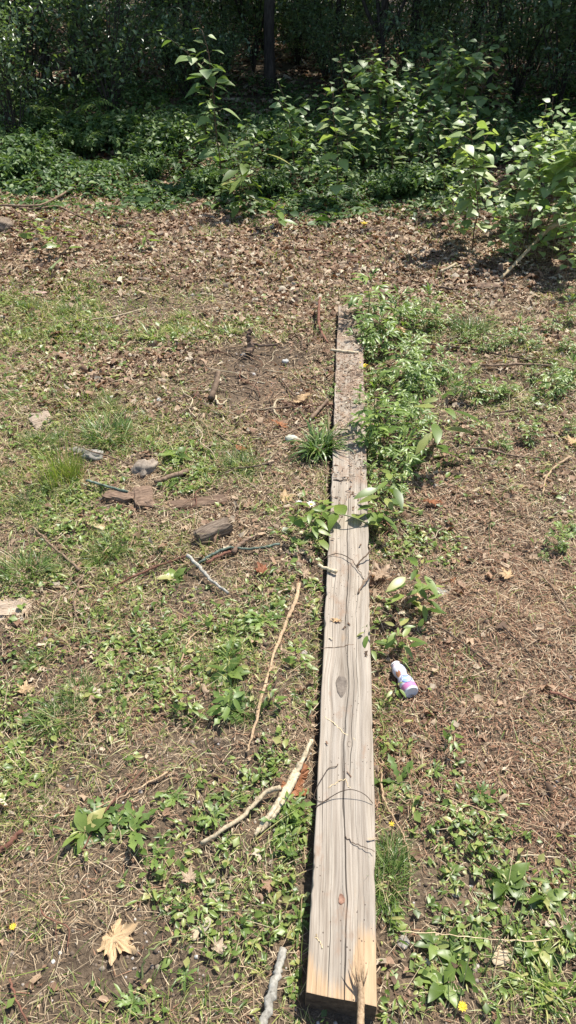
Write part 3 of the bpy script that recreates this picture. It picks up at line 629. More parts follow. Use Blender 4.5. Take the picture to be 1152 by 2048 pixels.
stick([(180, 1215), (240, 1167), (300, 1140), (372, 1113)], 2.5, 5, 'twigr', 'long reddish twig touching the top of the grey stick')
stick([(398, 1127), (430, 1108), (462, 1097), (500, 1100), (560, 1090)], 6, 5, 'lichen', 'greenish lichen covered stem lying below the weathered wood chunk', 'stick', 'fallen_stick')
stick([(412, 1128), (445, 1110), (470, 1103)], 7, 5, 'twigr', 'short dark red stick beside the lichen covered stem', 'stick', 'fallen_stick')
stick([(465, 1108), (482, 1090), (500, 1078)], 9, 6, 'barkred', 'stubby reddish bark stick crossing the lichen covered stem', 'stick', 'fallen_stick')
stick([(65, 1055), (95, 1085), (130, 1115), (160, 1142)], 4, 6, 'twig', 'thin brown stick pointing down to the fork of two twigs, far left', 'stick', 'fallen_stick')
stick([(167, 1150), (130, 1180), (78, 1222)], 4, 3, 'twig', 'left running twig of the forked pair at far left')
stick([(167, 1150), (155, 1175), (148, 1205), (160, 1248), (200, 1262)], 4, 2.5, 'twig', 'hooked twig curving down from the forked pair at far left')
stick([(360, 1327), (372, 1298), (388, 1268), (420, 1255)], 4, 2.5, 'peel', 'curved tan twig alone in the weeds left of the plank, level with the bottle')
stick([(65, 1633), (140, 1632), (200, 1614), (260, 1585), (335, 1545)], 3, 3.5, 'peel', 'long gently bent brown twig at far left above the dandelion patch')
stick([(165, 1702), (190, 1655), (230, 1600), (290, 1538)], 4, 2.5, 'twigr', 'straight reddish twig crossing the long bent twig at far left')
stick([(-6, 1712), (18, 1690), (45, 1664)], 12, 9, 'twigr', 'thick dark reddish stick cut off by the left edge of the photo', 'stick', 'fallen_stick')
stick([(283, 1960), (286, 1930), (305, 1900), (340, 1878), (385, 1870)], 5, 3, 'gstem', 'arched greenish bare stem right of the big tan maple leaf', 'stem', 'bare_stem', lift=[0, .02, .035, .03, .01])
stick([(18, 1955), (32, 2000), (58, 2048)], 5, 4, 'twigr', 'dark reddish twig in the bottom left corner')
stick([(310, 967), (340, 957), (375, 944)], 8, 11, 'twig', 'knobbly brown stick right of the earthy lump', 'stick', 'fallen_stick')
stick([(172, 962), (210, 973), (256, 986)], 5, 5.5, 'lichen', 'straight dark green stem lying above the two bark chunks', 'stem', 'bare_stem', lift=.01)
stick([(136, 885), (180, 902), (225, 916), (262, 931)], 3, 2.5, 'twig', 'thin straight twig lying over the pale grey stone at left', lift=.035)
stick([(120, 820), (190, 822), (235, 795), (300, 765)], 2.5, 3, 'twig', 'bent thin twig reaching right above the tall wispy tuft')
stick([(437, 748), (432, 775), (421, 802)], 10, 14, 'twig', 'thick knotty root stub standing in the dug soil', 'root', 'root_piece', lift=[.06, .03, .0])
stick([(430, 787), (433, 803), (441, 811), (453, 803)], 5, 4, 'pale', 'pale hooked root beside the knotty root stub', 'root', 'root_piece')
stick([(499, 706), (501, 690), (497, 676), (498, 664)], 13, 7, 'barkred', 'rusty upright stub in the loose soil beyond the wood chips', 'stub', 'root_stub', lift=[0, .03, .06, .085], wob=.3, uneven=.012)
stick([(500, 688), (525, 693), (556, 690)], 5, 4, 'twigd', 'dark straight branch pointing right from the rusty stub', 'stick', 'fallen_stick', lift=[.04, .03, .03])
stick([(568, 800), (553, 803), (548, 818), (552, 830), (560, 832)], 5, 4, 'pale', 'pale C shaped root on the dug soil left of the plank', 'root', 'root_piece')
stick([(487, 824), (530, 820), (590, 813)], 4, 2.5, 'twig', 'straight level twig passing the pale C shaped root')
stick([(502, 877), (560, 872), (600, 857), (640, 842)], 3, 3, 'twig', 'long bent twig running to the pale round stone')
stick([(622, 840), (638, 822), (656, 802)], 8, 7, 'twig', 'stout brown stick just left of the plank, above the pale grass tuft', 'stick', 'fallen_stick')
stick([(512, 822), (522, 842), (538, 862)], 3, 3, 'twig', 'short slanting twig below the level twig on dug soil')
stick([(640, 598), (637, 625), (638, 652), (648, 676), (655, 687)], 7, 4, 'twigr', 'pinkish tipped bent branch just left of the far end of the plank', 'branch', 'fallen_branch', lift=[.08, .05, .02, .0, 0])
stick([(648, 687), (636, 702), (628, 722)], 3, 2, 'twig', 'short twig below the pinkish tipped branch')
stick([(395, 840), (435, 868), (472, 893)], 3, 2.5, 'twig', 'straight slanting twig at the lower edge of the dug soil')
stick([(560, 755), (572, 772), (588, 792)], 3, 3, 'twig', 'short straight twig in the middle of the dug soil')
stick([(500, 790), (512, 765), (522, 745)], 2.5, 2, 'twig', 'fine upright twig left in the dug soil')
stick([(940, 728), (985, 733), (1040, 730), (1095, 733), (1160, 742)], 4, 5, 'twig', 'long brown branch lying at the right, nearer of the two by the mugwort', 'branch', 'fallen_branch', extra=[(.2, -1.2, .12, .002)])
stick([(840, 688), (930, 697), (1000, 710), (1068, 722)], 2.5, 3, 'twigd', 'long thin dark branch at the right, farther of the two by the mugwort', 'branch', 'fallen_branch')
stick([(945, 898), (975, 900), (1020, 912), (1082, 918)], 6, 3, 'twig', 'crooked brown branch on bare litter at the right', 'branch', 'fallen_branch', extra=[(.5, 1.2, .07, .002)])
stick([(1140, 915), (1110, 935), (1090, 960), (1086, 990)], 5, 4, 'peel', 'curved tan stick near the right edge', 'stick', 'fallen_stick')
stick([(918, 848), (960, 838), (1005, 825), (1066, 815)], 3.5, 3, 'twigd', 'slender dark twig behind the crooked brown branch at the right')
stick([(1000, 1245), (1040, 1290), (1065, 1315)], 3, 3, 'twigd', 'thin dark twig among red needles at the right')
stick([(880, 1255), (930, 1290), (985, 1335)], 3, 4, 'twigd', 'slanting dark twig in the needles above and right of the bottle')
stick([(1100, 1385), (1130, 1395), (1160, 1408)], 6, 5, 'twigr', 'dark red stick cut off by the right edge of the photo', 'stick', 'fallen_stick')
stick([(1076, 1140), (1110, 1185), (1140, 1230)], 3, 3, 'twig', 'thin brown twig at the right edge beside the pale folded leaf')
stick([(1040, 1712), (1080, 1711), (1120, 1716)], 4, 2, 'pale', 'short pale twig at the right above the broad leaved rosette')
stick([(880, 1590), (1010, 1635), (1130, 1668)], 2.2, 2, 'peel', 'long fine tan stalk crossing the needles at the right')
stick([(800, 1862), (900, 1870), (1000, 1880), (1100, 1880)], 2, 2, 'chip', 'long fine straw stalk lying right of the near end of the plank', 'straw', 'straw_stem', lift=.02)
stick([(-5, 412), (60, 412), (95, 407), (145, 378)], 4, 4, 'twig', 'grey fallen branch at the left in shade, the upper one', 'branch', 'fallen_branch', lift=.03, n=8)
stick([(10, 412), (60, 417), (115, 417), (150, 430), (205, 452)], 5, 3, 'twig', 'long grey fallen branch at the left in shade, bending towards the viewer', 'branch', 'fallen_branch', n=8, extra=[(.3, 1.8, .3, .004)])
stick([(1132, 432), (1110, 452), (1090, 467), (1060, 498), (1030, 530), (1000, 560)], 9, 6, 'chip', 'pale forked dead branch leaning out of the bushes at the right', 'branch', 'fallen_branch', lift=[.25, .22, .18, .1, .05, 0], extra=[(.35, 2.8, .35, .004), (.38, .3, .3, .003), (.6, -2., .25, .003)])
stick([(880, 545), (897, 538), (912, 530)], 6, 6, 'pale', 'short pale stick on leaf litter below the bushes at the right', 'stick', 'fallen_stick')
stick([(845, 572), (870, 575), (905, 580)], 4, 4, 'twigd', 'dark short stick beyond the mugwort at the right', 'stick', 'fallen_stick')
stick([(705, 502), (722, 492), (738, 484)], 6, 5, 'twigr', 'brown stick on sunlit litter straight past the end of the plank', 'stick', 'fallen_stick')
stick([(590, 500), (650, 503), (700, 515), (740, 512)], 3, 3, 'twigr', 'long reddish twig on sunlit litter past the end of the plank')
stick([(155, 690), (170, 678), (200, 672)], 3, 3, 'twig', 'thin twig among the green grass at far left')
stick([(130, 645), (220, 635), (290, 617)], 3, 2, 'pale', 'pale dry stem running over the grass at left, beyond the plank middle')
stick([(100, 542), (115, 528), (122, 520)], 7, 4, 'gstem', 'thick pale green leaf stalk lying at the left edge litter', 'stem', 'bare_stem')
# little random twigs
TW = []
for s in range(7):
    rg = np.random.default_rng(50+s); L = 1.; P = [np.array([0, -.5, 0])]
    for j in range(1, 5): P.append(np.array([rg.normal()*.07, -.5+j*.25, abs(rg.normal())*.02]))
    bb = B(); V, Fc = tube(spline(P, 3), .014, .008, 5, .2, s); bb.add(V, Fc)
    if s % 2: V, Fc = tube([P[2], P[2]+np.array([.12, .16, .03]), P[2]+np.array([.2, .34, .03])], .009, .004, 4, .2); bb.add(V, Fc)
    TW.append(bb.mesh('twig', M[['twig', 'twigd', 'peel', 'twig', 'pale', 'twigr', 'twig'][s]]))
cn = ['brown', 'dark', 'tan', 'brown', 'pale', 'reddish', 'brown']
X, Y = cand(190, .5, 6.4, .75)
for x, y in zip(X, Y):
    if inplank(x, y, .05): continue
    s = random.randrange(7); L = random.uniform(.05, .2)*(.75+.08*y); o = obj('twig', TW[s], None, (x, y, float(zg(x, y))+.014))
    o.rotation_euler = (random.gauss(0, .08), random.gauss(0, .06), random.uniform(0, 6.28)); o.scale = (L*1.1, L, L)
    tag(o, 'small %s %s twig %s' % (cn[s], 'forked' if s % 2 else 'straight', where(x, y)), 'twig', 'small twigs scattered on the clearing floor')
for j in range(55):
    a = random.gauss(490, 75); b = random.gauss(775, 55)
    if a > 650: continue
    p = at(a, b); s = random.randrange(7); L = random.uniform(.12, .32); o = obj('twig', TW[s], None, (p[0], p[1], p[2]+.016)); o.rotation_euler = (random.gauss(0, .1), random.gauss(0, .1), random.gauss(1.3, .9)); o.scale = (L*.7, L, L*.7)
    tag(o, 'thin %s twig tangled on the dug soil, %s' % (cn[s], where(p[0], p[1]).split(',')[0]), 'twig', 'tangled twigs on the dug soil')
# ------------------------------------------------------------------ dead leaves
def polarleaf(seed, kind):
    rg = np.random.default_rng(seed); m = 72; V = [(0, 0, 0)]; rings = 4; curl_ = rg.uniform(.05, .35)
    ax = rg.uniform(0, 3.14)
    for k in range(1, rings+1):
        for j in range(m):
            a = 2*math.pi*j/m
            if kind == 'maple':
                r = .34+max(l_*max(0, 1-abs((a-c_+math.pi) % (2*math.pi)-math.pi)/w_)**1.1 for c_, l_, w_ in ((1.57, .66, .5), (.62, .55, .45), (2.52, .55, .45), (-.3, .3, .4), (3.44, .3, .4), (1.1, .38, .2), (2.04, .38, .2), (.2, .3, .2), (2.94, .3, .2))); r *= .75 if -2.1 < (a+math.pi) % (2*math.pi)-math.pi < -1.05 else 1; sx, sy = 1, 1
            elif kind == 'oak': r = .72+.24*math.cos(9*a+1); sx, sy = .5, 1
            else: r = 1-.12*abs(math.sin(a*3)); sx, sy = .52, 1
            q = r*k/rings; x, y = q*math.cos(a)*sx, q*math.sin(a)*sy
            z = curl_*.5*(x*math.cos(ax)+y*math.sin(ax))**2+.09*math.sin(5*x+seed)*math.sin(4*y)*k/rings+rg.normal()*.02*k
            V.append((x, y, z))
    Fc = [(0, 1+j, 1+(j+1) % m) for j in range(m)]
    for k in range(rings-1): Fc += [(1+k*m+j, 1+(k+1)*m+j, 1+(k+1)*m+(j+1) % m, 1+k*m+(j+1) % m) for j in range(m)]
    b0 = B().add(np.array(V), Fc, 0)
    T, Tf = tube([np.array((0, -.3, .0)), np.array((.02, -.75 if kind != 'maple' else -.5, .02)), np.array((.06, -1.35, .06))], .022, .012, 4, 0.)
    return b0, B().add(T, Tf, 0)
def bigleaf(px, py, wpx, kind, mat, label, rz, seed=1, tilt=(0, 0), z=None, dz=.008):
    p = at(px, py, z); dep = p[1]*cP+(H-p[2])*sP; s = wpx/F*dep/2*1.35
    b0, st = polarleaf(seed, kind); o = empty('fallen_leaf', (p[0], p[1], p[2]+dz), rz)
    o.rotation_euler = (tilt[0]*.6, tilt[1]*.6, rz); o.scale = (s, s, s)
    obj('blade', b0.mesh('blade', M[mat]), o); obj('stalk', st.mesh('stalk', M['twig' if mat != 'tanleaf' else 'peel']), o)
    return tag(o, label, 'leaf')
bigleaf(228, 1878, 92, 'maple', 'tanleaf', 'large flat tan maple leaf on bare soil at bottom left', rad(-120), 11, (0, .1))
bigleaf(763, 1163, 52, 'maple', 'dead', 'big pinkish brown maple leaf against the right side of the plank', rad(20), 12, (.3, -.2), None, .03)
bigleaf(604, 807, 30, 'ovate', 'tanleaf', 'light tan cupped leaf standing on the dug soil left of the plank', rad(-70), 13, (.5, .3), None, .03)
bigleaf(526, 1150, 34, 'maple', 'rust', 'crumpled red brown leaf left of the stubby pale stick', rad(40), 14, (.5, .3), None, .02)
bigleaf(536, 1192, 30, 'oak', 'dead', 'brown crumpled leaf just below the crumpled red brown leaf', rad(-50), 15, (.2, .3), None, .01)
bigleaf(610, 1155, 30, 'oak', 'dead', 'brown leaf touching the top of the peeled brown stick', rad(10), 16, (.4, .2), None, .02)
bigleaf(568, 1003, 40, 'maple', 'tanleaf', 'pale jagged leaf beside the daisies left of the plank', rad(-60), 17, (.1, .4), None, .015)
bigleaf(200, 1127, 34, 'oak', 'rust', 'orange brown curled leaf right of the two forked twigs', rad(-60), 18, (.4, .2), None, .01)
bigleaf(50, 1388, 34, 'maple', 'tanleaf', 'orange tan curled leaf at far left above the bushy fine tuft', rad(0), 19, (.5, .1), None, .015)
bigleaf(598, 1562, 46, 'ovate', 'rust', 'dark folded rusty leaf between the split stick and the plank', rad(-30), 20, (.3, .9), None, .02)
bigleaf(588, 1583, 44, 'ovate', 'rust', 'flat rusty orange leaf under the folded one by the split stick', rad(70), 21, (.1, .2), None, .01)
bigleaf(1014, 1160, 34, 'maple', 'tanleaf', 'pale orange folded leaf on the red needles at the right', rad(30), 22, (.5, .2), None, .02)
bigleaf(541, 1782, 34, 'maple', 'dead', 'orange brown leaf in the dandelions left of the plank', rad(60), 23, (.2, .3), None, .02)
bigleaf(437, 1905, 34, 'maple', 'dead', 'greyish brown leaf among weeds below the dandelions', rad(-20), 24, (.3, .3), None, .015)
bigleaf(380, 1768, 38, 'maple', 'dead', 'brownish crumpled leaf amid the dandelion patch', rad(0), 25, (.4, .3), None, .02)
bigleaf(807, 672, 30, 'oak', 'tanleaf', 'pale orange leaf among the mugwort past the pale stick', rad(60), 26, (.4, 0), None, .03)
bigleaf(480, 900, 22, 'ovate', 'rust', 'small rusty leaf lying on grass left of the pale round stone', rad(60), 27, (.1, 0), None, .01)
bigleaf(560, 855, 30, 'oak', 'rust', 'dark red curled leaf just above the pale round stone', rad(80), 28, (.6, .2), None, .02)
bigleaf(865, 1012, 34, 'oak', 'rust', 'dark reddish leaf clump on litter right of the mugwort', rad(80), 29, (.2, .2), None, .02)
bigleaf(1146, 890, 34, 'maple', 'tanleaf', 'pale leaf cut by the right edge of the photo', rad(20), 30, (.2, .2), None, .015)
bigleaf(470, 488, 40, 'oak', 'dead', 'big pinkish brown leaf lying on sunlit litter', rad(70), 31, (.2, .1), None, .015)
bigleaf(672, 1242, 20, 'oak', 'tanleaf', 'torn tan leaf scraps lying on the middle of the plank', rad(80), 32, (0, 0), PT, .004)
DL = []
kinds = ['oak', 'ovate', 'maple', 'oak', 'ovate', 'maple']; mats = ['dead', 'dead', 'dead', 'rust', 'tanleaf', 'dead']
for s in range(6):
    b0, st = polarleaf(60+s, kinds[s]); DL.append((b0.mesh('dead_leaf', [M[mats[s]]]), kinds[s], mats[s]))
X, Y = cand(1400, .6, 6.9, .8); px, py = px_of(X, Y); X, Y = keep(X, Y, np.clip(.12+.6*G(px, py, LEAFY)-.2*G(px, py, BARE), .05, 1)); X, Y = X[:280], Y[:280]
cl = {'dead': 'brown', 'rust': 'rusty', 'tanleaf': 'tan'}
for x, y in zip(X, Y):
    if inplank(x, y, .03): continue
    me, kd, mt = random.choice(DL); s = random.uniform(.010, .024)*(1 if y > 1.8 else .8)
    o = obj('dead_leaf', me, None, (x, y, float(zg(x, y))+s*.35)); o.scale = (s, s, s*1.3)
    o.rotation_euler = (random.gauss(0, .2), random.gauss(0, .2), random.uniform(0, 6.28))
    tag(o, 'small curled %s %s leaf %s' % (cl[mt], {'maple': 'lobed', 'oak': 'wavy', 'ovate': 'oval'}[kd], where(x, y)), 'leaf', 'dead leaves fallen across the clearing')
# ------------------------------------------------------------------ stones, bark, wood pieces
def lumpy(sx, sy, sz, seed, cuts=4, rough=.2, boxy=.0):
    rg = np.random.default_rng(seed); V = []; n = 12; m = 18
    for i in range(n+1):
        th = math.pi*i/n
        for j in range(m):
            a = 2*math.pi*j/m; d = np.array([math.sin(th)*math.cos(a), math.sin(th)*math.sin(a), math.cos(th)])
            if boxy: d = d/(np.sum(np.abs(d)**boxy)**(1/boxy))
            f = 1+rough*(float(vnoise(d[0]*2+5, d[1]*2+d[2]*1.7, 1, seed))-.5)*2+rough*.5*(float(vnoise(d[0]*6+5, d[1]*6+d[2]*5, 1, seed+1))-.5)*2
            V.append(d*f*np.array([sx, sy, sz]))
    Fc = [(i*m+j, (i+1)*m+j, (i+1)*m+(j+1) % m, i*m+(j+1) % m) for i in range(n) for j in range(m)]
    return np.array(V), Fc
def lump(px, py, w, d, h, mat, label, cat, name, rz=0., seed=1, rough=.2, boxy=0., tilt=(0, 0), dz=.4):
    p = at(px, py); V, Fc = lumpy(w/2, d/2, h/2, seed, rough=rough, boxy=boxy); bb = B().add(V, Fc, 0)
    o = obj(name, bb.mesh(name, M[mat], sm=not boxy or boxy < 4), None, (p[0], p[1], p[2]+h*dz*.5)); o.rotation_euler = (*tilt, rz)
    return tag(o, label, cat)
lump(583, 881, .055, .05, .035, 'stoneg', 'smooth pale greenish round stone beside the pale grass tuft', 'stone', 'stone', seed=3, rough=.12)
lump(184, 915, .095, .075, .05, 'stone', 'mottled pale grey stone right of the tall wispy tuft', 'stone', 'stone', seed=4, rough=.3)
lump(158, 903, .075, .05, .03, 'stone', 'flat whitish stone half hidden behind the tall wispy tuft', 'stone', 'stone', seed=5, rough=.25)
lump(291, 940, .105, .12, .06, 'clod', 'rough earthy rotten lump above the reddish bark chunks', 'lump', 'rotten_lump', seed=6, rough=.35)
lump(238, 995, .11, .06, .03, 'barkred', 'left reddish bark chunk below the dark green stem', 'bark', 'bark_piece', rz=-.2, seed=7, boxy=5, rough=.22)
lump(287, 998, .075, .13, .035, 'barkred', 'right long brown bark chunk under the earthy lump', 'bark', 'bark_piece', rz=.3, seed=8, boxy=5, rough=.2)
lump(400, 1007, .22, .055, .022, 'barkred', 'long flat reddish brown bark slab above the weathered wood chunk', 'bark', 'bark_piece', rz=.22, seed=9, boxy=6, rough=.15)
lump(428, 1073, .135, .055, .06, 'chunk', 'weathered dark brown block of wood left of the plank', 'wood', 'wood_chunk', rz=.55, seed=10, boxy=7, rough=.1, tilt=(.15, -.12), dz=.7)
lump(84, 845, .085, .12, .02, 'slab', 'pale peeling bark slab standing out at far left', 'bark', 'bark_piece', rz=.5, seed=11, boxy=5, rough=.2, tilt=(.25, 0))
lump(185, 1050, .12, .028, .012, 'chip', 'narrow pale wood sliver at the left above the twiggy fork', 'wood', 'wood_sliver', rz=-.5, seed=12, boxy=6, rough=.15)
lump(878, 1184, .075, .028, .012, 'greyst', 'flat grey pointed bark flake right of the big maple leaf', 'bark', 'bark_piece', rz=-.5, seed=13, boxy=4, rough=.15, tilt=(.2, 0))
lump(1000, 1913, .012, .042, .005, 'chip', 'pale yellow flat wood chip at bottom right', 'wood', 'wood_chip', rz=-.05, seed=14, boxy=9, rough=.04)
lump(992, 1820, .05, .015, .014, 'chunk', 'small dark wood block below the broad leaved rosette', 'wood', 'wood_chip', rz=-.1, seed=15, boxy=8, rough=.08)
lump(66, 588, .16, .05, .02, 'pinkst', 'flat pinkish slab in the litter at far left', 'stone', 'stone_slab', seed=16, boxy=5, rough=.12)
lump(958, 573, .28, .07, .02, 'barkred', 'flat tan slab in the litter beyond the mugwort', 'stone', 'stone_slab', seed=17, boxy=5, rough=.12)
lump(571, 725, .035, .03, .025, 'stonew', 'bright white pebble right of the rusty stub', 'stone', 'pebble', seed=18)
lump(487, 711, .03, .022, .02, 'stonew', 'small white pebble at the foot of the rusty stub', 'stone', 'pebble', seed=19)
lump(320, 803, .035, .03, .025, 'stonew', 'whitish pebble in litter at left beyond the bark chunks', 'stone', 'pebble', seed=20)
lump(550, 1662, .012, .010, .008, M and 'stone', 'tiny grey blue grit lump below the split stick', 'stone', 'pebble', seed=21)
lump(568, 1505, .014, .014, .004, 'stone', 'small flat grey stone flake left of the split stick', 'stone', 'pebble', seed=22, boxy=3)
lump(15, 1218, .13, .09, .02, 'slab', 'pale broken bark slab at the left edge', 'bark', 'bark_piece', rz=.3, seed=23, boxy=4, rough=.3)
lump(4, 455, .22, .15, .10, 'chunk', 'dark earthy stump lump at the left edge in the shade', 'lump', 'rotten_lump', seed=24, rough=.3)
lump(285, 562, .11, .035, .03, 'chunk', 'dark wood piece in the litter at left beyond the grass', 'wood', 'wood_chunk', rz=-.3, seed=25, boxy=6)
lump(805, 1885, .028, .03, .016, 'stone', 'rounded grey stone nestled by the near right side of the plank', 'stone', 'stone', seed=26)
lump(790, 850, .06, .10, .03, 'chunk', 'dark bark slab leaning among the mugwort right of the plank', 'bark', 'bark_piece', rz=.6, seed=27, boxy=5, tilt=(.3, 0))
CH = [];
for s in range(4):
    V, Fc = lumpy(.5, .14+.05*s, .07, 80+s, rough=.15, boxy=6); CH.append(B().add(V, Fc, 0).mesh('wood_chip', M[['chip', 'barkred', 'chunk', 'pale'][s]], False))
ccn = ['pale yellow', 'reddish', 'dark', 'whitish']
X, Y = cand(110, .6, 5.5, .9)
for x, y in zip(X, Y):
    if inplank(x, y, .03): continue
    s = random.randrange(4); L = random.uniform(.015, .045); o = obj('wood_chip', CH[s], None, (x, y, float(zg(x, y))+.006)); o.scale = (L, L, L)
    o.rotation_euler = (random.gauss(0, .2), random.gauss(0, .2), random.uniform(0, 6.28))
    tag(o, 'small %s wood chip %s' % (ccn[s], where(x, y)), 'wood', 'wood chips in the litter')
PB = []
for s in range(3):
    V, Fc = lumpy(.5, .42, .3, 90+s, rough=.25); PB.append(B().add(V, Fc, 0).mesh('pebble', M[['stone', 'stonew', 'clod'][s]]))
X, Y = cand(60, .6, 5.5, .9)
for x, y in zip(X, Y):
    if inplank(x, y, .03): continue
    s = random.randrange(3); L = random.uniform(.008, .022); o = obj('pebble', PB[s], None, (x, y, float(zg(x, y))+.002)); o.scale = (L, L, L); o.rotation_euler = (0, 0, random.uniform(0, 6))
    tag(o, 'little %s pebble %s' % (['grey', 'white', 'earthy brown'][s], where(x, y)), 'stone', 'pebbles on the clearing floor')
# ------------------------------------------------------------------ bottle
def bottle():
    prof = [(0, .0), (.0, .0125), (.002, .0138), (.0055, .0138), (.0062, .0125), (.010, .0128), (.016, .0158), (.024, .0178), (.033, .0178), (.041, .0155), (.047, .0142), (.053, .0150), (.062, .0186), (.072, .0204), (.090, .0206), (.1035, .0202), (.1075, .0190)]
    m = 40
    def lathe(pr, cap=False):
        V = []; Fc = []
        for z, r in pr:
            for j in range(m): a = 2*math.pi*j/m; V.append((r*math.cos(a), r*math.sin(a), z))
        for i in range(len(pr)-1): Fc += [(i*m+j, i*m+(j+1) % m, (i+1)*m+(j+1) % m, (i+1)*m+j) for j in range(m)]
        if cap: Fc.append(tuple((len(pr)-1)*m+j for j in range(m)))
        return V, Fc
    def pla(name, col, rough=.32):
        mm, nt, b = newmat(name); b.inputs['Base Color'].default_value = (*col, 1); b.inputs['Roughness'].default_value = rough; return mm
    white = pla('white_plastic', (.74, .73, .74)); foil = pla('white_foil', (.78, .76, .77), .4); blue = pla('blue_print', (.30, .42, .68)); dblue = pla('dark_blue_print', (.09, .12, .30))
    sl, nt, b = newmat('printed_sleeve'); b.inputs['Roughness'].default_value = .33
    tc = N(nt, 'ShaderNodeTexCoord'); sp = N(nt, 'ShaderNodeSeparateXYZ'); nt.links.new(tc.outputs['Object'], sp.inputs[0])
    z = sp.outputs[2]; n1 = noise(nt, 75, 2, .5, tc.outputs['Object'], .5)
    c = ramp(nt, n1, [(.34, (.45, .48, .62)), (.44, (.72, .71, .73)), (.58, (.66, .65, .73)), (.68, (.36, .42, .62))])
    pink = (.56, .20, .38)
    band = ramp(nt, math_(nt, 'MULTIPLY', z, 9.), [(0, (0, 0, 0)), (.065, (1, 1, 1)), (.115, (0, 0, 0)), (.78, (1, 1, 1)), (.925, (0, 0, 0))], 'CONSTANT')
    c = mixc(nt, band, c, pink)
    nt.links.new(c, b.inputs['Base Color'])
    p0 = at(789, 1339, None); p1 = at(823, 1397, None); p0[2] += .022; p1[2] += .0215
    d = Vector(p1-p0).normalized()
    o = empty('yogurt_bottle', p0); q = d.to_track_quat('Z', 'Y'); o.rotation_mode = 'QUATERNION'; o.rotation_quaternion = q; o.scale = (1.08,)*3
    tag(o, 'small waisted white drink bottle with pink bands and blue print lying right of the plank', 'bottle')
    V, Fc = lathe(prof[4:6]+[(z_, r-.0004) for z_, r in prof[6:]]+[(.1088, .0165), (.1076, .0150), (.1070, .012), (.1074, .0)], False); obj('body', mesh('body', V, Fc, white), o)
    V, Fc = lathe([(z_, r+.0002) for z_, r in prof[5:-1]]); sv = obj('printed_sleeve', mesh('printed_sleeve', V, Fc, sl), o)
    V, Fc = lathe(prof[1:4]); V = list(V); V.append((0, 0, .0)); c0 = len(V)-1; Fc += [(c0, (j+1) % m, j) for j in range(m)]
    obj('foil_lid', mesh('foil_lid', V, Fc, foil), o)
    # printed marks on the sleeve, facing up: mapped as (angle, z)
    inv = q.inverted(); upv = inv @ Vector((0.1, -.35, 1)); a0 = math.atan2(upv.y, upv.x)
    zs = [p[0] for p in prof[5:-1]]; rs = [p[1] for p in prof[5:-1]]
    def mark(name, pts, mat, off, parent=sv, wd=None):
        def S_(a, z_): r = np.interp(z_, zs, rs)+off; return (r*math.cos(a0+a), r*math.sin(a0+a), z_)
        if wd is None:
            cx = sum(p[0] for p in pts)/len(pts); cz = sum(p[1] for p in pts)/len(pts); K = 5; V = [S_(cx, cz)]; k = len(pts)
            for t in range(1, K+1): V += [S_(cx+(a-cx)*t/K, cz+(z_-cz)*t/K) for a, z_ in pts]
            Fc = [(0, 1+j, 1+(j+1) % k) for j in range(k)]
            for t in range(K-1): Fc += [(1+t*k+j, 1+(t+1)*k+j, 1+(t+1)*k+(j+1) % k, 1+t*k+(j+1) % k) for j in range(k)]
        else:
            Q = spline([np.array((a*.018, z_, 0)) for a, z_ in pts], 5); V = []; Fc = []
            for i, c in enumerate(Q):
                t = Q[min(i+1, len(Q)-1)]-Q[max(i-1, 0)]; t /= np.linalg.norm(t); nn = np.array((-t[1], t[0], 0))*wd
                for s in (-1, 1): e = c+nn*s; V.append(S_(e[0]/.018, e[1]))
            Fc = [(2*i, 2*i+1, 2*i+3, 2*i+2) for i in range(len(Q)-1)]
        obj(name, mesh(name, V, Fc, mat), parent)
    heart = [(.0, .089), (-.55, .080), (-.7, .070), (-.45, .063), (-.05, .066), (.35, .060), (.72, .066), (.7, .077), (.4, .086)]
    mark('emblem_fill', heart, blue, .0004); mark('emblem_outline', heart+[heart[0]], dblue, .0007, wd=.0009)
    mark('emblem_wave', [(-.95, .074), (-.5, .067), (0., .075), (.5, .071), (.9, .078)], white, .0008, wd=.0011)
    mark('printed_patch', [(.35, .036), (.3, .045), (.5, .053), (.95, .056), (1.3, .05), (1.3, .04), (.9, .034)], pla('brown_print', (.45, .20, .10)), .0004)
    mark('printed_patch', [(-.9, .024), (-.8, .034), (-.3, .036), (0, .028), (-.3, .020)], pla('violet_print', (.30, .30, .50)), .0004)
bottle()
# ------------------------------------------------------------------ plants
def plantmesh(leafjobs, mat, name='foliage'):
    ms = MS()
    for T, pos, yaw, pit, rol, sc, rn in leafjobs: ms.add(T, np.array(pos), np.array(yaw), np.array(pit), np.array(rol), np.array(sc), np.array(rn))
    return ms.mesh(name, mat)
def stemmesh(lines, mat, name='stem'):
    bb = B()
    for P, r0, r1 in lines: V, Fc = tube(P, r0, r1, 5, .05); bb.add(V, Fc)
    return bb.mesh(name, mat)
KNP = lambda t: (min(1, t/.28)**.5*(1 if t < .35 else (max(0, 1-((t-.35)/.65)**1.35))) )+.02
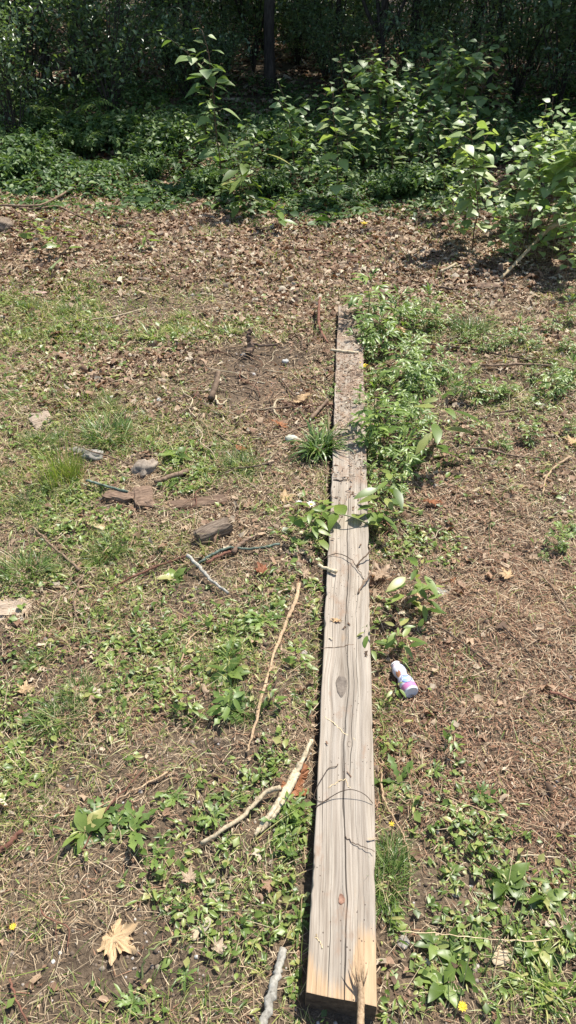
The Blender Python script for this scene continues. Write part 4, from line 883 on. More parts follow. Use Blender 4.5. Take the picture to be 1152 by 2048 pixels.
# broad leaf with sunlight painted in as paler colour, foremost and thicket stems
M['knot_sunpaint'] = leafy('sun_painted_broad_leaf', [(0, (.22, .31, .12)), (.6, (.34, .44, .18)), (1, (.46, .52, .24))], .4, .46, .2, 30, .6)
def knotweed(seed, hgt=1., nl=20, L=.11, W=.82, mat='knot', branch=2, lean=.18, prof=KNP, first=.18, name='knotweed'):
    rg = np.random.default_rng(seed); lines = []; pos = []; yaw = []; pit = []; rol = []; sc = []
    def shoot(p0, az, h, nl, ln, r, Ls):
        P = [p0]; n = 7
        for i in range(1, n+1):
            t = i/n; P.append(p0+np.array([math.cos(az)*ln*h*t*t+rg.normal()*.008, math.sin(az)*ln*h*t*t+rg.normal()*.008, h*t]))
        Q = spline(P, 3); lines.append((Q, r, r*.3))
        for i in range(nl):
            t = first+(1-first)*(i/(nl-1))**.9; p = Q[int(t*(len(Q)-1))]; a = az+i*2.4+rg.normal()*.5
            s = Ls*(1-.55*max(0, (t-.7)/.3))*rg.uniform(.75, 1.15); pt = s*rg.uniform(.2, .5)
            q = p+np.array([math.cos(a)*pt, math.sin(a)*pt, pt*.45]); lines.append(([p, q], .0013, .001))
            pos.append(q); yaw.append(a-math.pi/2+rg.normal()*.2); pit.append(rg.normal(-.08, .22)+(.4 if t > .93 else 0)); rol.append(rg.normal()*.25); sc.append(s)
        return Q
    Q = shoot(np.zeros(3), rg.uniform(0, 6.28), hgt, nl, lean, .0022+.0035*hgt, L)
    for b in range(branch):
        k = int(rg.uniform(.3, .7)*len(Q)); shoot(Q[k], rg.uniform(0, 6.28), hgt*rg.uniform(.25, .45), nl//3, .9, .002, L*.85)
    n = len(pos)
    fo = plantmesh([(leafT(7, 1., W, prof, .07, .22), pos, yaw, pit, rol, sc, rg.uniform(0, .85, n))], M[mat])
    return fo, stemmesh(lines, M['rstem'] if mat != 'lime' else M['gstem'])
def place(protos, x, y, s, rz, name, label, cat, group, tilt=(0, 0), z=None):
    fo, st = protos; o = empty(name, (x, y, float(zg(x, y))-.005 if z is None else z), rz); o.rotation_euler = (*tilt, rz); o.scale = (s, s, s)
    obj('foliage', fo, o)
    if st is not None: obj('stem', st, o)
    return tag(o, label, cat, group)
KW = [knotweed(100+i, 1., [24, 28, 22, 28, 26, 22][i], [.135, .13, .14, .125, .135, .145][i], branch=[4, 4, 2, 5, 3, 3][i]) for i in range(6)]
KW += [knotweed(120, 1., 30, .14, branch=3, mat='knot_sunpaint'), knotweed(121, 1., 30, .15, branch=1, mat='knot_sunpaint', lean=.08)]
def kw(px, py, top, i, label, group='broad leaved stems at the woodland edge', rz=None, k=None):
    p = at(px, py); dep = p[1]; el = PIT-math.atan((1024-top)/F); h = H-p[1]*math.tan(el)-p[2]
    return place(KW[i], p[0], p[1], max(h, .2), random.uniform(0, 6.28) if rz is None else rz, 'knotweed', label, 'plant', group)
kw(945, 500, 205, 6, 'tall sunlit broad leaved stem standing foremost at right')
kw(920, 480, 300, 1, 'shorter stem with dark red stalk just left of the tallest sunlit one at right')
kw(672, 412, 185, 7, 'slender brightly sunlit stem straight past the end of the plank')
kw(655, 405, 290, 3, 'low companion stem left of the slender bright one past the plank')
kw(700, 400, 320, 1, 'low bushy stem right of the slender bright one past the plank')
kw(482, 395, 225, 4, 'broad leaved stem in half shade left of the plank line, the nearer')
kw(440, 360, 62, 5, 'tall thin stem reaching high in shade left of the big dark trunk')
kw(590, 370, 165, 0, 'medium stem in shade below the big dark trunk')
kw(618, 380, 230, 2, 'medium shaded stem just right of the one below the trunk')
kw(560, 360, 240, 4, 'low shaded stem left of the one below the trunk')
RT = [(1060, 470, 215), (1095, 450, 190), (1140, 460, 185), (1125, 500, 205), (1020, 470, 270), (885, 440, 300), (985, 520, 360), (1040, 500, 250), (1085, 480, 205), (1120, 500, 225), (1150, 470, 200), (1070, 530, 380), (1130, 560, 400), (1060, 430, 230), (1110, 420, 215), (900, 470, 360), (1165, 540, 300), (850, 420, 330), (1100, 530, 330), (1020, 540, 420), (1150, 590, 470), (1040, 390, 230), (1130, 380, 200), (1190, 520, 260), (1200, 430, 210)]
for j, (a, b, c) in enumerate(RT):
    kw(a, b, c, j % 6 if j % 3 else 6+j % 2, 'broad leaved stem in the sunlit thicket at right, %s' % ['front row', 'second row', 'back row'][0 if b > 495 else 1 if b > 425 else 2]+' %s' % ['by the tall foremost stem', 'in the middle', 'at the photo edge'][0 if a < 980 else 1 if a < 1090 else 2], 'sunlit thicket stems at right')
MD = [(700, 330, 110), (730, 320, 85), (760, 330, 120), (790, 320, 95), (820, 325, 130), (850, 320, 100), (880, 315, 70), (905, 320, 75), (940, 310, 60), (980, 310, 150), (735, 350, 190), (780, 355, 180), (830, 350, 190), (870, 350, 200), (920, 345, 190), (1000, 330, 200), (860, 300, 60), (800, 300, 70), (1030, 320, 230), (715, 290, 90), (905, 290, 60)]
for j, (a, b, c) in enumerate(MD):
    kw(a, b, c, (j*5+1) % 6, 'tall broad leaved stem in shade %s, %s' % ('right of the slender bright stem' if a < 780 else 'in the middle of the shaded thicket' if a < 880 else 'behind the tall foremost stem', 'nearer row' if b > 340 else 'farther row'), 'shaded thicket stems behind the sunlit ones')
LK = [(385, 330, 230), (410, 320, 190), (515, 320, 230)]
for j, (a, b, c) in enumerate(LK):
    kw(a, b, c, (j+2) % 6, 'shaded broad leaved stem %s' % ['left of the tall thin stem', 'behind the tall thin stem', 'in front of the big dark trunk', 'right of the big dark trunk foot', 'far right of the trunk foot', 'under the tall thin stem'][j], 'stems under the trees')
# pokeweed-like low plant, lanceolate leaves
LAN = lambda t: math.sin(math.pi*min(1, t**.8))**.9
LW = [knotweed(200+i, 1., 16, .42, .34, ['mug', 'weed', 'lime', 'weed'][i], 0, .2, LAN, .08) for i in range(4)]
def lance(px, py, hpx, i, label, cat='plant', name='leafy_weed', rz=None, tilt=(0, 0), group=None):
    p = at(px, py); dep = p[1]*cP+(H)*sP; s = hpx/F*dep*1.3
    return place(LW[i], p[0], p[1], s, random.uniform(0, 6.28) if rz is None else rz, name, label, cat, group, tilt)
lance(500, 425, 105, 1, 'large upright lance leaved plant at the woodland edge left of the plank line')
lance(478, 430, 90, 1, 'dark lance leaved plant next to the large upright one at the woodland edge')
lance(553, 465, 55, 0, 'silvery leaved weed on litter at the woodland edge')
lance(85, 500, 55, 2, 'fresh green shoot in litter at left, the left one of two', rz=1.)
lance(128, 512, 55, 2, 'fresh green shoot in litter at left, the right one of two', rz=2.)
lance(290, 500, 40, 2, 'small green shoot in litter left of centre')
lance(628, 1085, 75, 2, 'bright yellow green leafy weed against the left side of the plank', rz=.5)
lance(640, 1050, 55, 2, 'lime leaved weed behind the bright one at the left side of the plank', rz=2.5)
lance(603, 1335, 48, 2, 'lime green star leaved seedling left of the large grey knot', rz=1.1)
lance(757, 1045, 95, 1, 'lance leaved weed against the plank in front of the mugwort', rz=.2)
lance(862, 930, 115, 1, 'tall upright dock like weed right of the mugwort', rz=1.2)
lance(812, 1215, 95, 1, 'dark green weed hanging over the big maple leaf', rz=.4)
lance(845, 1240, 70, 1, 'narrow leaved weed right of the big maple leaf', rz=2.)
lance(802, 1316, 70, 1, 'green weed with long leaves just above the bottle', rz=2.6)
lance(752, 1305, 55, 1, 'weed with one broad leaf reaching over the plank above the knot', rz=-.4, tilt=(0, -.5))
lance(785, 1400, 38, 1, 'small leafy weed hiding the left side of the bottle', rz=.6)
lance(905, 1500, 45, 2, 'lone heart leaved seedling on needles at the right', rz=0)
lance(385, 1430, 50, 2, 'light green upright weed left of the peeled stick, left one of a pair', rz=1)
lance(458, 1430, 55, 0, 'upright weed left of the peeled stick, right one of a pair', rz=3)
lance(545, 1420, 45, 1, 'small weed just right of the peeled stick', rz=3)
lance(572, 1620, 40, 2, 'small green weed in front of the split stick', rz=3)
lance(770, 1500, 34, 2, 'tiny green sprout at the right edge of the plank beside the small knot')
# yellowing stem bent over the plank
def bent():
    P = [at(735, 1048, PT+.0), at(715, 1038, PT+.03), at(690, 1030, PT+.045), at(658, 1024, PT+.035), at(640, 1012, PT+.02)]
    org = at(745, 1055); o = empty('bent_weed', org); tag(o, 'yellowing broad leaved weed bent across the middle of the plank', 'plant')
    Q = [q-org for q in spline([org+np.array([0, 0, .0])]+P, 4)]; obj('stem', stemmesh([(Q, .0032, .002)], M['gstem']), o)
    pos = [Q[8], Q[12], Q[14], Q[17], Q[3], Q[4], Q[18]]; n = 7
    obj('foliage', plantmesh([(leafT(6, 1., .62, KNP, .15, .4), pos, [-.2, .5, 2.6, .9, -.6, -1.6, 1.6], [-.1, .2, -.15, .1, .3, .1, -.1], [.2, .3, -.2, .2, 0, .3, .2], [.085, .08, .07, .06, .10, .07, .05], [.1, .8, .6, .3, .5, .2, .4])], M['lime']), o)
bent()
# mugwort: deeply divided leaves
def mugwort(seed, h=1.):
    rg = np.random.default_rng(seed); lines = []; jobs = ([], [], [], [], [])
    P = [np.array([rg.normal()*.03*i/5, rg.normal()*.03*i/5, h*i/5]) for i in range(6)]; Q = spline(P, 4); lines.append((Q, .012, .006))
    for i in range(15):
        t = .08+.92*(i/14); p = Q[int(t*(len(Q)-1))]; a = i*2.4+rg.normal()*.4; L = (.55-.22*t)*rg.uniform(.8, 1.15); el = rg.normal(.25, .25)+(.6*(t > .85))
        d = np.array([math.cos(a)*math.cos(el), math.sin(a)*math.cos(el), math.sin(el)]); lines.append(([p, p+d*L*.9], .005, .003))
        for s in range(3):
            q = p+d*L*(.35+.25*s)
            for sd in (-1, 1):
                jobs[0].append(q); jobs[1].append(a-math.pi/2+sd*rg.uniform(.6, 1.)); jobs[2].append(el-.15+rg.normal()*.2); jobs[3].append(rg.normal()*.3); jobs[4].append(L*rg.uniform(.48, .66))
        jobs[0].append(p+d*L*.75); jobs[1].append(a-math.pi/2); jobs[2].append(el-.2); jobs[3].append(rg.normal()*.3); jobs[4].append(L*.5)
    n = len(jobs[0])
    T = leafT(5, 1., .36, lambda t: (.35+.75*t)*(1-t**5)*(1.15 if int(t*5+.5) % 2 else .8), .15, .35)
    return plantmesh([(T, *jobs, rg.uniform(0, .9, n))], M['mug']), stemmesh(lines, M['gstem'])
MW = [mugwort(300+i) for i in range(4)]
MP = [(800, 640, 50), (825, 680, 50), (820, 620, 40), (845, 650, 45), (815, 715, 60), (850, 745, 55), (845, 780, 55), (810, 820, 60), (835, 850, 50), (795, 860, 60), (825, 890, 50), (800, 940, 55), (785, 985, 50), (722, 690, 75), (740, 650, 70), (730, 720, 70), (755, 700, 80), (745, 625, 40), (775, 680, 70), (790, 640, 40), (735, 770, 75), (765, 760, 80), (800, 770, 95), (825, 745, 70), (715, 830, 65), (745, 835, 60), (780, 830, 70), (735, 905, 85), (765, 895, 80), (740, 950, 75), (755, 985, 60), (725, 870, 60), (795, 900, 60), (835, 800, 50), (850, 700, 45), (870, 660, 45),
      (940, 680, 55), (970, 700, 60), (1000, 690, 55), (1035, 680, 50), (1070, 690, 50), (905, 645, 40), (1100, 660, 40), (1130, 640, 35), (1130, 700, 50), (900, 760, 60), (940, 790, 60), (980, 800, 60), (1010, 790, 45), (870, 750, 45), (1100, 790, 45), (1140, 770, 45), (1060, 760, 40), (1008, 895, 70), (1060, 880, 45), (1110, 1090, 55), (1140, 1060, 50), (1085, 1110, 35), (1130, 1120, 30), (640, 660, 30), (665, 790, 35), (985, 640, 35), (1060, 640, 35), (1140, 860, 50)]
for j, (a, b, hh) in enumerate(MP):
    p = at(a, b+6); dep = p[1]*cP+H*sP
    lab = ('divided leaf weed %s' % where(p[0], p[1])) + (', %s' % ['broad', 'slim', 'bushy'][j % 3])
    place(MW[j % 4], p[0], p[1], hh/F*dep*random.choice((.5, .6, .75, .9, 1.1, 1.3))*(1.1 if j < 34 else 1), random.uniform(0, 6.28), 'mugwort', lab, 'plant', 'mugwort plants right of the plank', (random.gauss(0, .12), random.gauss(0, .12)))
# dandelion rosettes
DP = lambda t: (.25+.9*t)*(1-t**5)*(1.25 if int(t*9) % 2 else .55)
def rosette(seed, n=13, W=.34, prof=DP, mat='dand', seg=9):
    rg = np.random.default_rng(seed); a = np.arange(n)*2.4+rg.normal(size=n)*.2
    T = leafT(seg, 1., W, prof, .12, .35, .3)
    return plantmesh([(T, np.stack([np.cos(a)*.03, np.sin(a)*.03, np.full(n, .02)], -1), a-math.pi/2, rg.uniform(.05, .75, n), rg.normal(size=n)*.3, rg.uniform(.6, 1.1, n), rg.uniform(0, .9, n))], M[mat]), None
RO = [rosette(400+i, [12, 15, 10, 14][i]) for i in range(4)]; RB = [rosette(410+i, 9, .5, LAN, 'weed', 6) for i in range(3)]
def ros(p, s, protos, label, group, name='dandelion'):
    o = obj(name, protos[0], None, (p[0], p[1], float(zg(p[0], p[1]))+.008)); o.scale = (s, s, s); o.rotation_euler = (random.gauss(0, .06), random.gauss(0, .06), random.uniform(0, 6.28)); return tag(o, label, 'plant', group)
BIG = [(268, 2010, 55, 0, 'toothed dandelion rosette on bare soil at the bottom of the photo'), (372, 1955, 45, 0, 'small dandelion rosette right of the arched bare stem'), (430, 1640, 55, 0, 'dandelion rosette right below the smooth crooked stick'), (350, 1600, 50, 0, 'dandelion rosette between the long bent twig and the crooked stick'), (310, 1720, 55, 0, 'spreading dandelion rosette in the middle of the left patch'),
       (1010, 1770, 95, 1, 'large broad leaved rosette at the lower right'), (1090, 1800, 70, 1, 'broad leaved rosette at the right edge beside the large one'), (900, 1745, 45, 1, 'rosette with dark oval leaves left of the large broad leaved one'), (350, 1160, 55, 1, 'big pale green dock leaves left of the grey stick'), (955, 1875, 55, 1, 'broad leaved rosette beside the yellow wood chip'), (565, 1700, 50, 0, 'dandelion rosette below the tip of the split stick'), (600, 1840, 55, 0, 'dandelion rosette against the left side of the plank near end'), (1080, 1900, 70, 1, 'tall broad leaved plant at the lower right edge'), (870, 1545, 40, 0, 'small rosette on needles right of the plank'), (960, 1590, 45, 0, 'rosette at the right among needles, above the fine tan stalk')]
for a, b, w, k, lb in BIG:
    p = at(a, b); dep = p[1]*cP+H*sP; ros(p, w/F*dep*.62, (RO if k == 0 else RB)[random.randrange(3)], lb, None, 'dandelion' if k == 0 else 'broad_leaved_weed')
X, Y = cand(2600, .45, 5.4, .8); px, py = px_of(X, Y); X, Y = keep(X, Y, np.clip(.7*G(px, py, WEED)-.2, 0, 1)); q = notclear(X, Y, 1.6); X, Y = X[q][:230], Y[q][:230]
for x, y in zip(X, Y):
    if inplank(x, y, .04): continue
    k = random.random() < .75; s = random.uniform(.03, .075)
    ros((x, y), s, random.choice(RO if k else RB), '%s %s %s' % ('low', 'toothed rosette' if k else 'oval leaved rosette', where(x, y)), 'low rosettes in the clearing', 'dandelion' if k else 'broad_leaved_weed')
# grass tufts
def tuft(seed, n, L=1., W=.02, up=(.5, 1.4), spread=.12, bend=1.2, mat='grassd'):
    rg = np.random.default_rng(seed); ms = MS()
    for k in range(4):
        m = n//4; a = rg.uniform(0, 6.28, m); rr = spread*np.sqrt(rg.uniform(0, 1, m)); Ls = L*rg.beta(2.2, 2., m)*1.25; a0 = rg.uniform(0, 6.28)
        ms.add(bladeT(5, 1., 1., bend*[.5, .8, 1.1, 1.4][k], [.1, -.1, .2, -.2][k]), np.stack([np.cos(a)*rr, np.sin(a)*rr, 0*a], -1), a-math.pi/2+rg.normal(0, 1., m), rg.uniform(*up, m), rg.normal(0, .3, m), np.stack([np.full(m, W)*rg.uniform(.7, 1.3, m), Ls, Ls], -1), rg.uniform(0, .9, m))
    return ms.mesh('grass_tuft', M[mat])
def tf(px, py, hpx, me, label, group=None, sc=(1, 1, 1)):
    p = at(px, py); dep = p[1]*cP+H*sP; s = hpx/F*dep; o = obj('grass_tuft', me, None, p); o.scale = tuple(s*q for q in sc); o.rotation_euler = (0, 0, random.uniform(0, 6.28)); return tag(o, label, 'grass', group)
tA = tuft(1, 190, 1., .045, (.5, 1.4), .25, 1.6, 'grassd'); tB = tuft(2, 360, 1., .028, (.5, 1.45), .6, 1.0); tC = tuft(3, 300, 1., .022, (.4, 1.45), .6, .9); tD = tuft(4, 150, 1., .010, (.85, 1.53), .32, .5, 'grass')
tG = [tuft(10+i, 60, 1., .05, (.3, 1.4), .3, 1.2, 'grass') for i in range(3)]
tf(640, 905, 72, tA, 'drooping tuft of long pale edged blades against the left side of the plank')
tf(655, 890, 55, tA, 'second clump of long drooping blades touching the plank edge')
tf(775, 1770, 66, tB, 'dense dark green grass tuft against the near right side of the plank', sc=(.8, 1.3, 1.1))
tf(782, 1715, 50, tB, 'upper part tuft of dark green grass beyond the dense one by the plank')
tf(120, 1440, 62, tC, 'bushy fine bladed green tuft at far left')
tf(158, 1385, 48, tC, 'smaller fine bladed tuft just beyond the bushy one at far left')
tf(122, 965, 120, tD, 'tall wispy upright grass tuft at far left', sc=(.9, .9, 1.25))
tf(145, 955, 80, tD, 'shorter wispy grass right of the tall wispy tuft', sc=(.9, .9, 1.2))
tf(495, 1425, 42, tC, 'small dark tuft touching the peeled brown stick')
tf(215, 1105, 50, tC, 'fine green tuft left of the curled orange leaf')
tf(45, 1150, 75, tC, 'loose green tuft at the left edge')
tf(480, 935, 45, tC, 'low green tuft left of the pale grass tuft')
tf(215, 875, 55, tB, 'yellow green tuft beyond the pale grey stone', sc=(1.2, 1.2, .9))
tf(940, 665, 50, tC, 'green tuft in the mugwort at the right')
tf(1100, 2000, 90, tG[0], 'loose tall grass at the bottom right corner')
tf(1060, 1960, 80, tG[1], 'loose grass left of the bottom right corner')
tf(310, 680, 45, tG[2], 'broad bladed grass clump at the left beyond the wood pieces')
tf(355, 672, 42, tG[0], 'broad bladed grass clump next right at the left grass patch')
X, Y = cand(2600, .5, 6.3, .8); px, py = px_of(X, Y); X, Y = keep(X, Y, np.clip(.6*G(px, py, GRASS)-.08, 0, 1)); X, Y = X[:150], Y[:150]
for x, y in zip(X, Y):
    if inplank(x, y, .04): continue
    k = random.randrange(4); s = random.uniform(.03, .075)
    o = obj('grass_tuft', (tG+[tC])[k], None, (x, y, float(zg(x, y)))); o.scale = (s, s, s); o.rotation_euler = (0, 0, random.uniform(0, 6.28))
    tag(o, 'small %s grass tuft %s' % (['open', 'sparse', 'yellowish', 'fine'][k], where(x, y)), 'grass', 'small grass tufts in the clearing')
# tall thin flower stalks lower right
def stalks():
    for (a, b, tx, ty, lb) in ((1015, 1960, 1055, 1700, 'thin upright seed stalk at lower right, right one'), (960, 1960, 1045, 1770, 'thin leaning seed stalk at lower right, left one'), (905, 2050, 945, 1850, 'thin leaning seed stalk at the bottom right of centre')):
        p = at(a, b); q = p+np.array([.06, .03, .14])
        q = np.array([*(at(tx, ty, .12)[:2]), .12]); m_ = (p+q)/2+np.array([0, -.01, .03]); org = p
        bb = B(); V, Fc = tube([v-org for v in spline([p, m_, q], 5)], .0013, .0008, 5, .05); bb.add(V, Fc)
        tag(obj('seed_stalk', bb.mesh('seed_stalk', M['gstem']), None, org), lb, 'stalk')
stalks()
# flowers
def flower(px, py, r, mat, cm, n, label, name, h=.03):
    p = at(px, py); o = empty(name, p); tag(o, label, 'flower')
    obj('stem', stemmesh([([np.zeros(3), np.array([.003, 0, h])], .0012, .001)], M['gstem']), o)
    a = np.arange(n)*2*math.pi/n
    obj('petals', plantmesh([(leafT(3, 1., .28, None, .1, .1), np.stack([np.cos(a)*.2*r, np.sin(a)*.2*r, np.full(n, h)], -1), a-math.pi/2, np.where(np.arange(n) % 2, .2, .5), 0*a, np.full(n, r), 0*a)], M[mat], 'petals'), o)
    V, Fc = lumpy(r*.4, r*.4, r*.25, 5, rough=.1); obj('flower_centre', B().add(V+np.array([.0, 0, h]), Fc, 0).mesh('flower_centre', M[cm]), o)
flower(28, 1858, .007, 'yellow', 'yellow', 16, 'yellow dandelion flower at the left edge near the bottom', 'dandelion_flower', .01)
flower(922, 2022, .009, 'yellow', 'yellow', 18, 'bright yellow dandelion flower at the bottom right', 'dandelion_flower', .02)
flower(622, 1022, .016, 'white', 'yellow', 18, 'white daisy with yellow centre left of the bent weed', 'daisy', .03)
flower(598, 1016, .011, 'white', 'yellow', 14, 'smaller white daisy left of the larger one', 'daisy', .025)
flower(722, 755, .03, 'yellow', 'yellow', 7, 'yellow flower in the mugwort at the far third of the plank', 'yellow_flower', .06)
flower(728, 455, .03, 'yellow', 'yellow', 8, 'orange yellow flower alone on the litter past the plank', 'yellow_flower', .03)
flower(780, 1672, .007, 'yellow', 'yellow', 8, 'tiny yellow flower in the dark green tuft', 'yellow_flower', .05)
# ------------------------------------------------------------------ woodland: shrubs, ferns, trees
def shrub(seed, n=2600, rx=.9, ry=.8, h=1.7, L=.05, mat='shrub', low=.05):
    rg = np.random.default_rng(seed); lines = []; tips = []
    for i in range(16):
        a = rg.uniform(0, 6.28); rr = rg.uniform(.2, 1); hh = h*rg.uniform(.55, 1.)
        P = [np.zeros(3), np.array([math.cos(a)*rx*rr*.3, math.sin(a)*ry*rr*.3, hh*.5]), np.array([math.cos(a)*rx*rr*.75, math.sin(a)*ry*rr*.75, hh*.9]), np.array([math.cos(a)*rx*rr*1.1, math.sin(a)*ry*rr*1.1, hh*.92])]
        Q = spline(P, 5); lines.append((Q, .009, .002)); tips.append(Q)
        for b in range(6):
            p = Q[rg.integers(4, len(Q))]; d = np.array([rg.normal(), rg.normal(), rg.normal()*.5+.1])*.22; E = [p, p+d*.5+np.array([0, 0, .03]), p+d]; lines.append((E, .003, .001)); tips.append(spline(E, 4))
    pos = np.array([tips[k][rg.integers(2, len(tips[k]))] for k in rg.integers(0, len(tips), n)])+rg.normal(0, .075, (n, 3)); pos[:, 2] = np.maximum(pos[:, 2], low)
    fo = plantmesh([(leafT(2, 1., .55, lambda t: [.3, 1., .08][int(t*2+.01)], .2, .25), pos, rg.uniform(0, 6.28, n), rg.normal(-.15, .45, n), rg.normal(0, .45, n), L*rg.uniform(.6, 1.3, n), rg.uniform(0, .95, n))], M[mat])
    return fo, stemmesh(lines, M['bark'])
SH = [shrub(500, 3200, 1., .9, 1.6, .05), shrub(501, 3000, 1.1, .8, 1.3, .055), shrub(502, 2400, .9, .9, 1.9, .07), shrub(503, 1100, .8, .8, .9, .17, 'cover')]
def sh(x, y, s, i, label, group=None): return place(SH[i], x, y, s, random.uniform(0, 6.28), 'shrub', label, 'shrub', group)
for j, (x, y, s, i) in enumerate([(-2.9, 9.0, 1., 0), (-3.9, 9.6, 1.2, 1), (-2.1, 10.3, 1.1, 0), (-3.2, 10.8, 1.2, 2), (-4.6, 11., 1.3, 0), (-2.6, 12.4, 1.2, 1), (-1.4, 12.2, .9, 1), (-4.2, 13.2, 1.4, 2)]):
    sh(x, y, s, i, 'glossy small leaved shrub at left, %s' % ['front one', 'front one by the photo edge', 'second row towards the centre', 'second row', 'second row at the photo edge', 'rear row', 'rear one nearest the centre', 'rear one at the edge'][j], 'glossy shrubs at left')
for j, (x, y, s, i) in enumerate([(4.3, 8.6, 1.05, 2), (4.9, 9.6, 1.1, 0), (3.9, 10., .8, 1)]):
    sh(x, y, s, i, 'dark bluish shrub at the right edge, %s' % ['front one', 'rear one', 'one next to the dark gap'][j], 'dark shrubs at right')
for j, (x, y, s, i) in enumerate([(-1.2, 13.4, .7, 1), (.75, 12.9, .6, 0), (-1.1, 16.2, 1.1, 0), (-.5, 18.5, 1.2, 1), (-1.7, 19.5, 1.3, 2), (.2, 16.6, .9, 1), (2., 11.4, .8, 1), (3.2, 12.2, 1., 0), (3.4, 10.9, .9, 2), (5.2, 11., 1.1, 0), (-1.8, 14, 1., 0), (4.5, 13.2, 1.1, 1), (1.2, 15.8, 1., 1), (.6, 14.5, 1., 1), (-.6, 15.5, 1.1, 2), (1.8, 13.2, .9, 0), (2.6, 16, 1.2, 2), (.4, 18, 1.2, 0), (-2.2, 16, 1.2, 2), (4.2, 15, 1.2, 1), (5.6, 13, 1.3, 0), (1.4, 20, 1.3, 2), (3.4, 20, 1.4, 1), (-4, 18, 1.4, 0), (6.5, 19, 1.5, 2), (-1., 22, 1.4, 1), (-6, 22, 1.6, 2), (-3.2, 25, 1.6, 0), (2.5, 26, 1.7, 2), (6, 27, 1.7, 0), (-7, 15, 1.4, 1), (8.5, 16, 1.5, 0), (-9, 27, 1.8, 1), (10, 25, 1.8, 2), (0, 31, 1.9, 0), (5, 33, 2., 1), (-6, 33, 2., 2)]):
    p = px_of(x, y)[0]
    sh(x, y, s*1.15, i, 'dim understory shrub deep in the wood, %s' % (('left' if p < 400 else 'behind the big trunk' if p < 640 else 'behind the forked tree' if p < 860 else 'right')+(' and near' if y < 17 else ' and far' if y < 27 else ' and farthest')), 'understory shrubs in the wood')
for j, (a, b, s) in enumerate([(60, 330, .35), (170, 320, .3), (280, 330, .3), (350, 310, .35), (300, 360, .22), (420, 385, .22), (540, 395, .22), (230, 300, .4), (120, 300, .4), (560, 330, .4), (800, 395, .25), (850, 385, .25), (760, 400, .2), (30, 370, .3)]):
    p = at(a, b); sh(p[0], p[1], s, 3, 'low leafy bush at the woodland edge, %s' % where(p[0], p[1]), 'low bushes at the woodland edge')
def fern(seed):
    rg = np.random.default_rng(seed); jobs = ([], [], [], [], []); lines = []
    for f in range(8):
        a = f*.8+rg.normal()*.2; P = spline([np.zeros(3), np.array([math.cos(a)*.25, math.sin(a)*.25, .45]), np.array([math.cos(a)*.6, math.sin(a)*.6, .55]), np.array([math.cos(a)*.9, math.sin(a)*.9, .35])], 8); lines.append((P, .005, .002))
        for i in range(4, len(P)):
            for s in (-1, 1):
                jobs[0].append(P[i]); jobs[1].append(a-math.pi/2+s*1.35); jobs[2].append(-.1); jobs[3].append(0); jobs[4].append(.2*(1-i/len(P))**.6+.02)
    return plantmesh([(leafT(4, 1., .22, None, .1, .2), *jobs, rg.uniform(0, .8, len(jobs[0])))], M['mug']), stemmesh(lines, M['gstem'])
FE = fern(1)
for a, b, s, lb in ((140, 285, .75, 'green fern in front of the glossy shrubs at left'), (165, 310, .45, 'smaller fern right of the other at left'), (350, 290, .5, 'fern in the ground cover left of the tall thin stem')):
    p = at(a, b); place(FE, p[0], p[1], s, random.uniform(0, 6), 'fern', lb, 'fern', None)
# trees
def crown(seed, n, rx, z0, z1, L=.13):
    rg = np.random.default_rng(seed); cl = [(rg.normal(0, rx*.48), rg.normal(0, rx*.48), rg.uniform(z0+.4, z1-.3)) for _ in range(34)]
    cl = np.array(cl); k = rg.integers(0, len(cl), n); pos = cl[k]+rg.normal(0, 1, (n, 3))*np.array([.55, .55, .32])*rx/2.6
    return plantmesh([(leafT(2, 1., .65, lambda t: [.3, 1., .08][int(t*2+.01)], .15, .2), pos, rg.uniform(0, 6.28, n), rg.normal(-.1, .4, n), rg.normal(0, .4, n), L*rg.uniform(.7, 1.3, n), rg.uniform(0, .95, n))], M['crown'], 'crown'), cl
def treeproto(seed, rx, z0, z1, r, n=9000, fork=None, L=.15):
    rg = np.random.default_rng(seed+1); cm, cl = crown(seed, n, rx, z0, z1, L); lines = []
    top = z1*.85; bends = [np.array([rg.normal()*.04*i, rg.normal()*.04*i, top*i/6]) for i in range(7)]; Q = spline(bends, 4); lines.append((Q, r, r*.25))
    for c in cl[::2]:
        i = int(min(.95, max(.35, c[2]/z1*.75))*(len(Q)-1)); p = Q[i]; m_ = (p+c)/2+np.array([0, 0, .15]); lines.append((spline([p, m_, c], 3), r*.3, r*.06))
    if fork:
        for a, h0, ln, hh in fork: p = np.array([0, 0, h0]); e = p+np.array([math.cos(a)*ln, math.sin(a)*ln, hh]); lines.append((spline([p, (p+e)/2+np.array([math.cos(a)*ln*.1, 0, -.05*hh]), e], 4), r*.62, r*.25))
    bb = B()
    for k, (P, a, b_) in enumerate(lines): V, Fc = tube(P, a, b_, 10 if k == 0 else 5, .08, k); bb.add(V, Fc)
    return cm, bb.mesh('trunk', M['bark'])
TR = [treeproto(600, 2.6, 3.6, 8.5, .10, 3700), treeproto(610, 2.8, 3.8, 9.5, .085, 4000), treeproto(620, 2.2, 3., 7., .055, 4000, [(0.2, .75, .5, .9), (3.3, .8, .45, 1.), (1.9, .9, .3, 1.2), (5, 1.1, .4, .8)]), treeproto(630, 1.8, 3., 6.5, .04, 2600, [(.4, .5, .25, 1.1), (2.9, .6, .25, 1.1), (1.7, .7, .2, 1.2)])]
TR.append(treeproto(640, 2.6, 3.8, 8.5, .10, 2600))
def tree(x, y, s, i, label, group=None, rz=None):
    o = empty('tree', (x, y, float(zg(x, y))-.03), random.uniform(0, 6.28) if rz is None else rz); o.scale = (s, s, s)
    obj('trunk', TR[i][1], o); obj('crown', TR[i][0], o); return tag(o, label, 'tree', group)
p = at(540, 190); tree(p[0], p[1], .95, 4, 'straight dark tree trunk standing left of centre behind the ground cover')
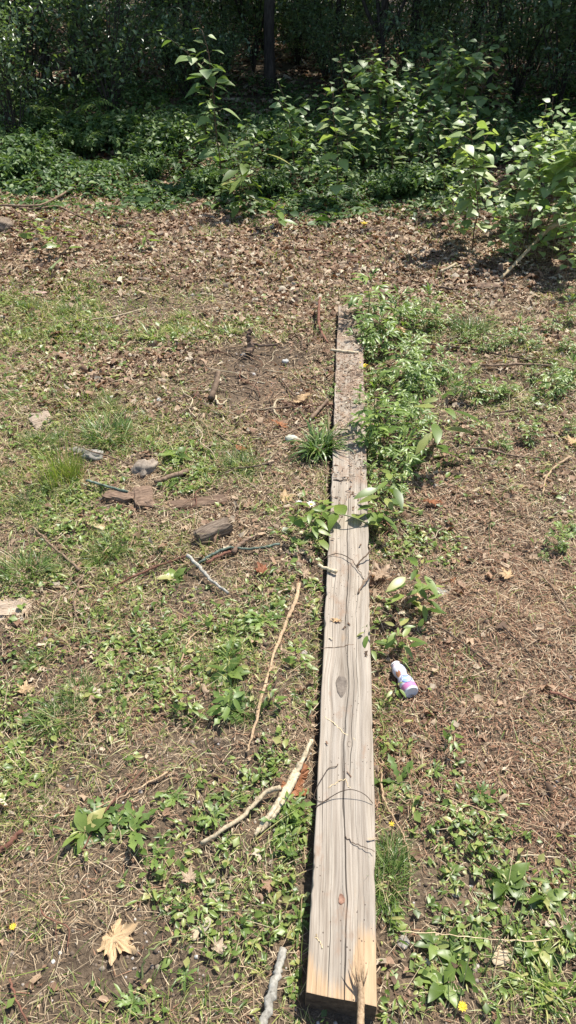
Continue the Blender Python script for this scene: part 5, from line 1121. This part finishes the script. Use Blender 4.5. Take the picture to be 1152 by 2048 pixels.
p = at(752, 200); tree(p[0], p[1], 1., 2, 'dark low forking tree behind the shaded thicket', rz=.1)
p = at(972, 200); tree(p[0], p[1], .85, 3, 'thin grey many stemmed tree behind the thicket at the right', rz=.4)
SL = [(262, 190, 3, 'slim dark sapling behind the glossy shrubs'), (385, 150, 3, 'thin tree left of the straight dark trunk'), (668, 160, 3, 'thin sapling left of the forking tree'), (100, 170, 1, 'tree trunk hidden in the glossy shrubs at left')]
for a, b, i, lb in SL: p = at(a, b); tree(p[0], p[1], .85, i, lb)
BT = [(4.9, 12.5, .95, 0), (7.2, 12.6, .95, 0), (9., 12.4, .95, 1), (7.2, 15, 1., 1), (9.5, 12, 1.1, 0), (-3.4, 14.2, 1., 4), (-6.2, 13.2, 1.1, 4), (.2, 16.8, 1.1, 1), (3.4, 16.5, 1.1, 0), (-3.2, 17.5, 1.1, 0), (7., 17.5, 1.15, 1), (10.5, 16.5, 1.2, 0), (-7., 17.8, 1.2, 1), (0., 21, 1.2, 0), (4., 21.5, 1.2, 1), (8., 22.5, 1.25, 0), (-4., 22, 1.2, 1), (12.5, 21.5, 1.3, 1), (-8.5, 23, 1.3, 0), (1.5, 26, 1.3, 1), (6.5, 27.5, 1.3, 0), (-3, 27, 1.3, 0), (11.5, 28, 1.4, 1), (-8, 29, 1.4, 1), (1, 33, 1.5, 0), (7, 34, 1.5, 1), (-5, 35, 1.5, 0), (15, 34, 1.6, 0), (-12, 34, 1.6, 1), (15, 27, 1.4, 0), (-12, 18, 1.3, 0), (-10.5, 12.5, 1.1, 1), (1.9, 13.6, .9, 0), (20, 40, 2., 1), (10, 42, 2., 0), (0, 42, 2., 1), (-10, 42, 2., 0), (-20, 38, 2., 1)]
BT += [(3.8, 11., .8, 2), (5.9, 11., .8, 2)]
for j, (x, y, s, i) in enumerate(BT):
    q = px_of(x, y)[0]
    tree(x, y, s, i, 'woodland tree with dark trunk %s, %s' % ('at the left' if q < 300 else 'left of the forking tree' if q < 700 else 'between forking tree and grey stems' if q < 950 else 'at the right', 'near' if y < 15 else 'middle distance' if y < 23 else 'far'), 'trees of the wood behind')
# ------------------------------------------------------------------ light, world, camera
SEL, SAZ = rad(60), rad(40)                       # azimuth right of the view direction (+Y)
w = bpy.data.worlds.new('World'); S.world = w; w.use_nodes = True; nt = w.node_tree
sky = nt.nodes.new('ShaderNodeTexSky'); sky.sky_type = 'NISHITA'; sky.sun_disc = False; sky.sun_elevation = SEL; sky.sun_rotation = SAZ
bg = nt.nodes['Background']; bg.inputs[1].default_value = .12; nt.links.new(sky.outputs[0], bg.inputs[0])
sd = bpy.data.lights.new('sun', 'SUN'); sd.energy = 5.0; sd.angle = rad(.5); sd.color = (1., .95, .87)
so = bpy.data.objects.new('sun', sd); COL.objects.link(so)
dv = Vector((math.sin(SAZ)*math.cos(SEL), math.cos(SAZ)*math.cos(SEL), math.sin(SEL))); so.rotation_euler = dv.to_track_quat('Z', 'Y').to_euler(); so.location = (5, 6, 12)
cd = bpy.data.cameras.new('camera'); cd.sensor_fit = 'VERTICAL'; cd.sensor_height = 36; cd.lens = F/2048*36; cd.clip_end = 900; cd.clip_start = .05
co = bpy.data.objects.new('camera', cd); COL.objects.link(co); co.location = (0, 0, H); co.rotation_euler = (rad(90)-PIT, 0, 0); S.camera = co
S.view_settings.view_transform = 'Standard'; S.view_settings.look = 'None'; S.view_settings.exposure = .74; S.view_settings.gamma = 1
S.cycles.max_bounces = 6; S.cycles.transparent_max_bounces = 4
